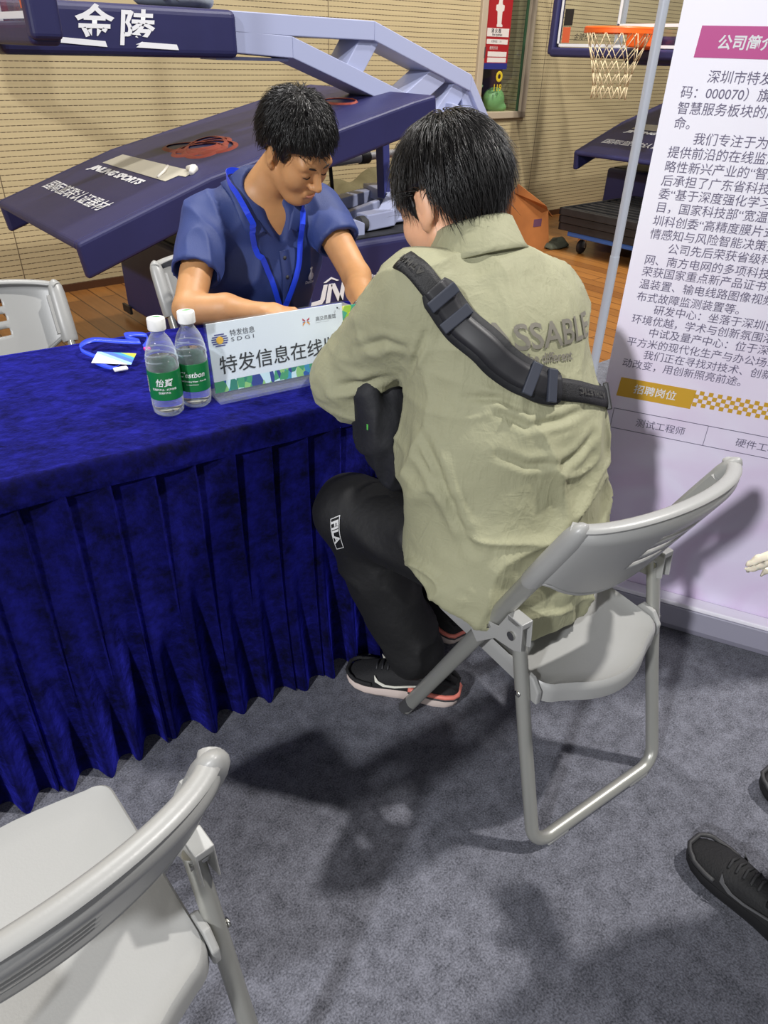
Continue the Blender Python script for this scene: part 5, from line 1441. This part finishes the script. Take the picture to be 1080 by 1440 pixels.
fd.cap((.905, .98, .38), (.905, .95, .48), .13, .12, .01, 'sub', sc=(.85, 1, 1))
CREASES = [([(.684, .94, .833), (.686, .881, .773), (.704, .842, .699), (.726, .801, .629)], .009, .011),
    ([(.67, .95, .83), (.674, .921, .786), (.686, .867, .736)], .007, .009),
    ([(.765, .847, .887), (.813, .804, .860), (.886, .793, .861), (.969, .807, .864)], .005, .008),
    ([(.732, .886, .899), (.778, .846, .904), (.825, .813, .881)], .005, .008),
    ([(.965, .783, .818), (.915, .772, .792), (.855, .761, .778)], .007, .010),
    ([(.696, .955, .997), (.693, .983, .924), (.690, 1.01, .88)], .006, .007),
    ([(.636, 1.086, .940), (.656, 1.022, .970), (.683, .972, .969)], .006, .009),
    ([(.616, 1.133, .850), (.652, 1.087, .867), (.690, 1.035, .892)], .007, .010),
    ([(.66, .93, .55), (.682, .884, .523), (.705, .802, .544), (.76, .76, .53)], .006, .010),
    ([(.763, .813, .814), (.807, .785, .794), (.874, .766, .791)], .006, .009),
    ([(.74, .80, .62), (.80, .755, .585), (.90, .74, .60)], .006, .012),
    ([(.95, .80, .70), (.93, .765, .62), (.88, .745, .54)], .006, .010)]
def crease(V):
    D = np.zeros(len(V))
    for P, amp, wd in CREASES:
        P = np.array(P); d = np.full(len(V), 9.0); u = np.zeros(len(V))
        for i in range(len(P) - 1):
            a, c = P[i], P[i + 1] - P[i]; t = np.clip(((V - a) @ c) / (c @ c), 0, 1); e = np.linalg.norm(V - a - t[:, None] * c, axis=1)
            u = np.where(e < d, (i + t) / (len(P) - 1), u); d = np.minimum(d, e)
        f = np.sin(np.pi * np.clip(u, .04, .96)) ** .6
        D += f * amp * (-np.exp(-(d / (wd * .7)) ** 2) + .7 * np.exp(-((d - wd * 1.7) / wd) ** 2))
    return D
def shirtF(V):
    w_ = (noise(V * 4 + 7) * 2.2)[:, None]
    a = fold(V @ np.array([[9, 3, 2], [2, 8, -5], [-4, 5, 5]]).T + w_)            # long diagonal drags
    b_ = fold(V * np.array([7, 7, 17]) + w_ * .7)                                 # creases across the waist
    c = noise(V * 45)
    low = np.clip((.95 - V[:, 2]) * 4, .35, 1)
    arm = np.exp(-((V[:, 0] - .66) ** 2 + (V[:, 1] - 1.16) ** 2) / .012)
    return crease(V) + low * (.017 * (a ** 5 - .2) + .012 * (b_ ** 5 - .2)) + .002 * (c - .5) + arm * .006 * (fold(V * np.array([30, 18, 30])) ** 2 - .3)
shirt, treeS, _ = sculpt(fd, 'olive_shirt', SHIRT, manB, 2, shirtF, ORB)
ax = unit((-.02, .34, .94)); xx = unit(np.cross([0, 1, 0], ax)); yy = np.cross(ax, xx)
def cring(r, h_, wob_=0):
    return [tuple(np.array([.868, 1.045, 1.075]) + ax * (h_ + .006 * math.cos(a)) + xx * r * math.sin(a) * 1.03 - yy * r * math.cos(a)) for a in [2 * math.pi * i / 48 for i in range(48)]]
b = MB().rings([cring(.062, .01), cring(.062, .058), cring(.066, .067), cring(.072, .063), cring(.088, .016), cring(.094, .006)], False, False)
b.build('collar', SHIRT, shirt, smooth=True, solid=.003, org=ORB)
GREYP = mat('charcoal_print', (112, 108, 98), .7)
DB = (0, 1, -.05)
def back_text(body, size, s0, z0, slope, **kw):
    me = text_mesh(body, size, **kw)
    drape_text(treeS, me, lambda x, y: (s0 + x, .3, z0 + y + slope * x), DB, .0025)
    me.transform(Matrix.Translation(-Vector(ORB))); link('lettering', me, GREYP, shirt)
back_text('PASSABLE', .057, .735, 1.013, -.065, bold=.0009, spacing=1.0, xs=1.16)
back_text('be different', .023, .835, .984, -.12, bold=.0006, xs=1.0)
# trousers
BLK = mat('black_track_fabric', (10, 10, 12), .7, var=.2, vscale=10, bump=.2, bscale=40)
fd = Field((.50, .68, .05), (1.30, 1.40, .68), .0065)
fd.ell((.90, .90, .52), (.18, .135, .095), k=.03)
fd.cap((.80, .93, .515), (.690, 1.19, .508), .098, .082, .04).cap((.690, 1.195, .50), (.80, 1.065, .13), .081, .076, .03)
fd.cap((1.0, .93, .515), (1.05, 1.22, .52), .098, .082, .04).cap((1.05, 1.22, .52), (1.00, 1.195, .13), .080, .076, .03)
fd.cut(lambda X, Y, Z: (.075 - Z) + 0 * X + 0 * Y)
trs, treeT, _ = sculpt(fd, 'trousers', BLK, manB, 2, lambda V: .010 * (fold(V * np.array([9, 9, 14]) + (noise(V * 5) * 2)[:, None]) ** 2 - .35), ORB)
# white woven badge on the thigh
me = bpy.data.meshes.new('label_patch')
b = MB().grid(lambda u, v: (.084 * u, .027 * v, 0), 24, 8); me.from_pydata(b.v, [], b.f)
def on_thigh(x, y):                                      # x runs from knee side down the thigh, seen from the left
    return tuple(np.array([.5955, 1.142, .538]) + x * np.array([.226, -.012, -.976]) + y * np.array([.54, -.63, .55]) - .25 * np.array(DT))
DT = (.84, .52, -.15)
WP = mat('woven_white', (206, 206, 204), .7)
b = MB()
for (xa, ya, xb, yb) in ((0, 0, .084, .002), (0, .025, .084, .027), (0, 0, .002, .027), (.082, 0, .084, .027)): b.add([(xa, ya, 0), (xb, ya, 0), (xb, yb, 0), (xa, yb, 0)], [(0, 1, 2, 3)])
me2 = bpy.data.meshes.new('label_frame'); me2.from_pydata(b.v, [], b.f)
drape_text(treeT, me2, on_thigh, DT, .003); me2.transform(Matrix.Translation(-Vector(ORB))); link('label_frame', me2, WP, trs)
me3 = text_mesh('FILA', .027, bold=.001, xs=1.15)
drape_text(treeT, me3, lambda x, y: on_thigh(x + .007, y + .0038), DT, .0035); me3.transform(Matrix.Translation(-Vector(ORB))); link('lettering', me3, WP, trs)
SHM = [mat('pale_pinkish_sole', (206, 190, 182), .6), mat('black_mesh_upper', (24, 24, 26), .8, bump=.3, bscale=300), mat('coral_band', (226, 128, 112), .5), mat('swoosh_white', (218, 216, 204), .5), INK]
shoe(manB, ORB, None, (.867, .958, 0), (.668, 1.176, 0), SHM)
shoe(manB, ORB, None, (.995, 1.125, 0), (.985, 1.40, 0), SHM)
# cross-body bag: strap and pad over the back, pouch hanging in his lap (worn, so a thing of its own)
bag = thing('sling_bag', 'black cross-body bag with padded strap worn over the olive shirt', 'bag', tw(*ORB[:2], 0), R(A1))
STRAP = mat('black_webbing', (15, 15, 18), .6, bump=.2, bscale=400); PADM = mat('black_neoprene_pad', (21, 22, 26), .7, bump=.1, bscale=120); LOOP = mat('slate_elastic_loop', (44, 48, 60), .6); STT = mat('strap_grey_print', (52, 51, 48), .7)
D2 = Vector((.05, .86, -.5)).normalized()
SP = [(.672, 1.06, 1.115), (.684, 1.02, 1.115), (.697, .987, 1.092), (.713, .957, 1.060), (.738, .930, 1.024), (.785, .875, .965), (.850, .850, .907), (.930, .842, .882), (1.000, .830, .864), (1.035, .835, .856)]
PADP = [(.709, .965, 1.068), (.738, .930, 1.024), (.785, .875, .965), (.840, .852, .914), (.888, .846, .894)]
def lift(P): return [Vector(p) - D2 * .45 for p in P]
def band(P, wd, off, name, m, thick, par, taper=None, n=60):
    C_ = bez(P, n); pr = project(treeS, lift(C_), D2, off); N_ = len(pr)
    pos = [p for p, _ in pr]; nor = [q for _, q in pr]
    for _ in range(6):                                    # a strap bridges the small creases
        pos = [pos[0]] + [(pos[i - 1] + pos[i] * 2 + pos[i + 1]) / 4 for i in range(1, N_ - 1)] + [pos[-1]]
        nor = [nor[0]] + [((nor[i - 1] + nor[i] * 2 + nor[i + 1]) / 4).normalized() for i in range(1, N_ - 1)] + [nor[-1]]
    rs = []
    for i in range(N_):
        t = (pos[min(i + 1, N_ - 1)] - pos[max(i - 1, 0)]).normalized(); sd = nor[i].cross(t).normalized()
        w_ = wd * (taper(i / (N_ - 1)) if taper else 1) / 2
        row = []
        for q in (-1, -.5, 0, .5, 1): row.append(pos[i] + sd * w_ * q - nor[i] * (.0 if abs(q) < .9 else .002))
        rs.append(row)
    b = MB(); vs = [p for r in rs for p in r]; fs = []
    for i in range(N_ - 1):
        for k_ in range(4): fs.append((i * 5 + k_, i * 5 + k_ + 1, (i + 1) * 5 + k_ + 1, (i + 1) * 5 + k_))
    o = b.add(vs, fs).build(name, m, par, smooth=True, solid=thick, org=ORB)
    return o, pos, nor
st, pos, nor = band(SP, .040, .007, 'strap', STRAP, .003, bag)
pd, ppos, pnor = band(PADP, .063, .012, 'shoulder_pad', PADM, .009, bag, lambda u: min(1, .62 + 5 * min(u, 1 - u)) ** .6)
band(PADP, .042, .0185, 'pad_panel', mat('pad_satin_panel', (30, 30, 34), .5), .002, pd, None)
for f in (.11, .25, .73, .88):
    i = int(f * (len(ppos) - 1)); p = ppos[i]; n = pnor[i]; t = (ppos[i + 1] - ppos[i - 1]).normalized(); sd = n.cross(t).normalized()
    b = MB().beam(p - sd * .029 + n * .009, p + sd * .029 + n * .009, .019, .007, n); b.build('elastic_loop', LOOP, pd, bevel=.002, org=ORB)
def along(body, size, i0, par, m, pos, nor, off):
    me = text_mesh(body, size, bold=.0006, spacing=1.25)
    acc = [0]
    for a, c in zip(pos[:-1], pos[1:]): acc.append(acc[-1] + (c - a).length)
    for v in me.vertices:
        x = acc[i0] + v.co.x; j = min(len(pos) - 2, max(0, int(np.searchsorted(acc, x)) - 1)); f = (x - acc[j]) / max(1e-6, acc[j + 1] - acc[j])
        p = pos[j].lerp(pos[j + 1], min(1, max(0, f))); t = (pos[j + 1] - pos[j]).normalized(); sd = nor[j].cross(t).normalized()
        v.co = p + sd * (v.co.y - size * .35) + nor[j] * off - Vector(ORB)
    link('lettering', me, m, par)
rp_, rn_ = pos[::-1], nor[::-1]
along('ATHLETIC', .016, 41, st, STT, rp_, rn_, .0045)
along('ATHLETIC', .016, 4, st, STT, rp_, rn_, .0045)
pe = pos[-1]; te = (pos[-1] - pos[-3]).normalized(); se = nor[-1].cross(te).normalized()
MB().beam(pe - se * .026, pe + se * .026, .010, .010, nor[-1]).build('strap_buckle', BLACK, bag, bevel=.002, org=ORB)
# front run of the strap down to the pouch
fr = bez([(.715, 1.04, 1.095), (.742, 1.07, 1.04), (.765, 1.12, .98), (.77, 1.16, .88), (.72, 1.15, .80)], 40)
ribbon(fr, .038, [(1, -.2, .1)] * len(fr)).build('front_strap', STRAP, bag, smooth=True, solid=.003, org=ORB)
fr = bez([(1.035, .845, .858), (1.085, .95, .84), (1.09, 1.06, .80), (1.0, 1.18, .76), (.85, 1.2, .74), (.76, 1.17, .76)], 40)
ribbon(fr, .038, [(0, .2, 1)] * len(fr)).build('front_strap', STRAP, bag, smooth=True, solid=.003, org=ORB)
fd = Field((.56, .92, .54), (.90, 1.26, .92), .006)
fd.cap((.725, 1.09, .70), (.72, 1.10, .78), .052, .048, .03, sc=(1, 1, 1)).cap((.69, 1.09, .75), (.665, 1.10, .84), .040, .028, .03).cap((.74, 1.10, .80), (.72, 1.12, .86), .03, .03, .03).cap((.73, 1.06, .655), (.72, 1.08, .70), .03, .04, .03)
po_, _, _ = sculpt(fd, 'pouch', mat('black_bag_fabric', (20, 21, 27), .7, bump=.2, bscale=60), bag, 2, lambda V: .016 * (fold(V * np.array([22, 22, 9])) ** 2 - .35), ORB)
MB().box((.655, 1.072, .785), (.006, .012, .012)).build('green_tag', mat('bright_green_tag', (92, 190, 84), .5), bag, org=ORB)

# ================================================================= the person standing at the right edge
SCN = skin_mat('pale_skin', (236, 226, 204))
OC = np.array([.93, .80, 0.0])
fd = Field((.40, .30, .60), (1.35, 1.12, 1.86), .008)
hC = Head((.93, .70, 1.66), (-.45, .86, -.2), 0, .98)
fd.cap((.93, .75, .92), (.93, .74, 1.2), .12, .12, .05, sc=(.85, 1.2, 1)).cap((.79, .64, 1.40), (1.07, .82, 1.40), .055, .055, .05).cap((.93, .74, 1.2), (.93, .73, 1.36), .12, .12, .06, sc=(.8, 1.2, 1))
hC.shape(fd, np.array([.93, .725, 1.42]))
wC = (.690, .818, .83)
fd.cap((.785, .63, 1.38), (.77, .64, 1.10), .045, .04, .02).cap((.77, .64, 1.10), wC, .04, .027, .01)
fd.cap((1.08, .82, 1.38), (1.13, .82, 1.10), .045, .04, .02).cap((1.13, .82, 1.10), (1.1, .90, .85), .04, .027, .01)
fC = Field((.45, .70, .60), (.95, 1.05, .95), .004)
hand(fd, (1.1, .9, .85), (-.1, .3, -1), (.5, .7, .2), -1, .3)
hand(fd, wC, (-.63, .74, -.72), (.25, .6, .75), 1, .12, 1.12)
manC, _, _ = sculpt(fd, 'person', SCN, None, 2, None, OC)
manC.location = Vector(OC)
tag(manC, 'person at the right edge wearing black sneakers, pale fingertips reaching in', 'person')
hC.details(manC, OC, LIPA)
hair(hC, 'hair', manC, OC, (.088, .107, .094), (0, -.014, .042), [(-.12, -.06), (-.06, -.04), (-.03, .01), (.0, .028), (.03, .01), (.045, .045), (.1, .06)], (0, -.04, .14), 600, .03, .5, 5, h=.008)
fd = Field((.55, .40, .82), (1.35, 1.05, 1.50), .010)
fd.cap((.93, .75, .95), (.93, .74, 1.2), .145, .145, .05, sc=(.85, 1.15, 1)).cap((.93, .74, 1.2), (.93, .73, 1.36), .145, .13, .06, sc=(.78, 1.15, 1)).cap((.79, .64, 1.40), (1.07, .82, 1.40), .068, .068, .05)
fd.cap((.785, .63, 1.38), (.77, .64, 1.10), .066, .058, .03).cap((.77, .64, 1.10), (.690, .745, .93), .056, .045, .02).cap((1.08, .82, 1.38), (1.13, .82, 1.10), .066, .058, .03).cap((1.13, .82, 1.10), (1.11, .88, .92), .056, .045, .02)
sculpt(fd, 'jacket', mat('grey_jacket', (120, 122, 128), .8), manC, 2, lambda V: .008 * (fold(V * 12) - .5), OC)
fd = Field((.60, .45, .05), (1.30, 1.15, 1.0), .009)
fd.ell((.93, .75, .90), (.16, .13, .11), k=.03)
fd.cap((.86, .72, .88), (.815, .70, .50), .092, .068, .03).cap((.815, .70, .50), (.80, .685, .10), .066, .060, .02).cap((1.0, .80, .88), (1.04, .86, .50), .092, .068, .03).cap((1.04, .86, .50), (1.045, .855, .10), .066, .060, .02)
fd.cut(lambda X, Y, Z: (.085 - Z) + 0 * X + 0 * Y)
sculpt(fd, 'trousers', BLK, manC, 2, lambda V: .006 * (fold(V * 12) - .5), OC)
SHC = [mat('black_sole', (16, 16, 18), .6), mat('black_sneaker_upper', (17, 17, 19), .75, bump=.2, bscale=250), None, mat('charcoal_swoosh', (84, 84, 86), .5), mat('black_lace', (34, 34, 36), .8), mat('charcoal_toe_guard', (42, 42, 44), .6)]
shoe(manC, OC, None, (.835, .640, 0), (.660, .885, 0), SHC, sc=1)
shoe(manC, OC, None, (1.07, .815, 0), (.885, 1.062, 0), SHC, sc=1)
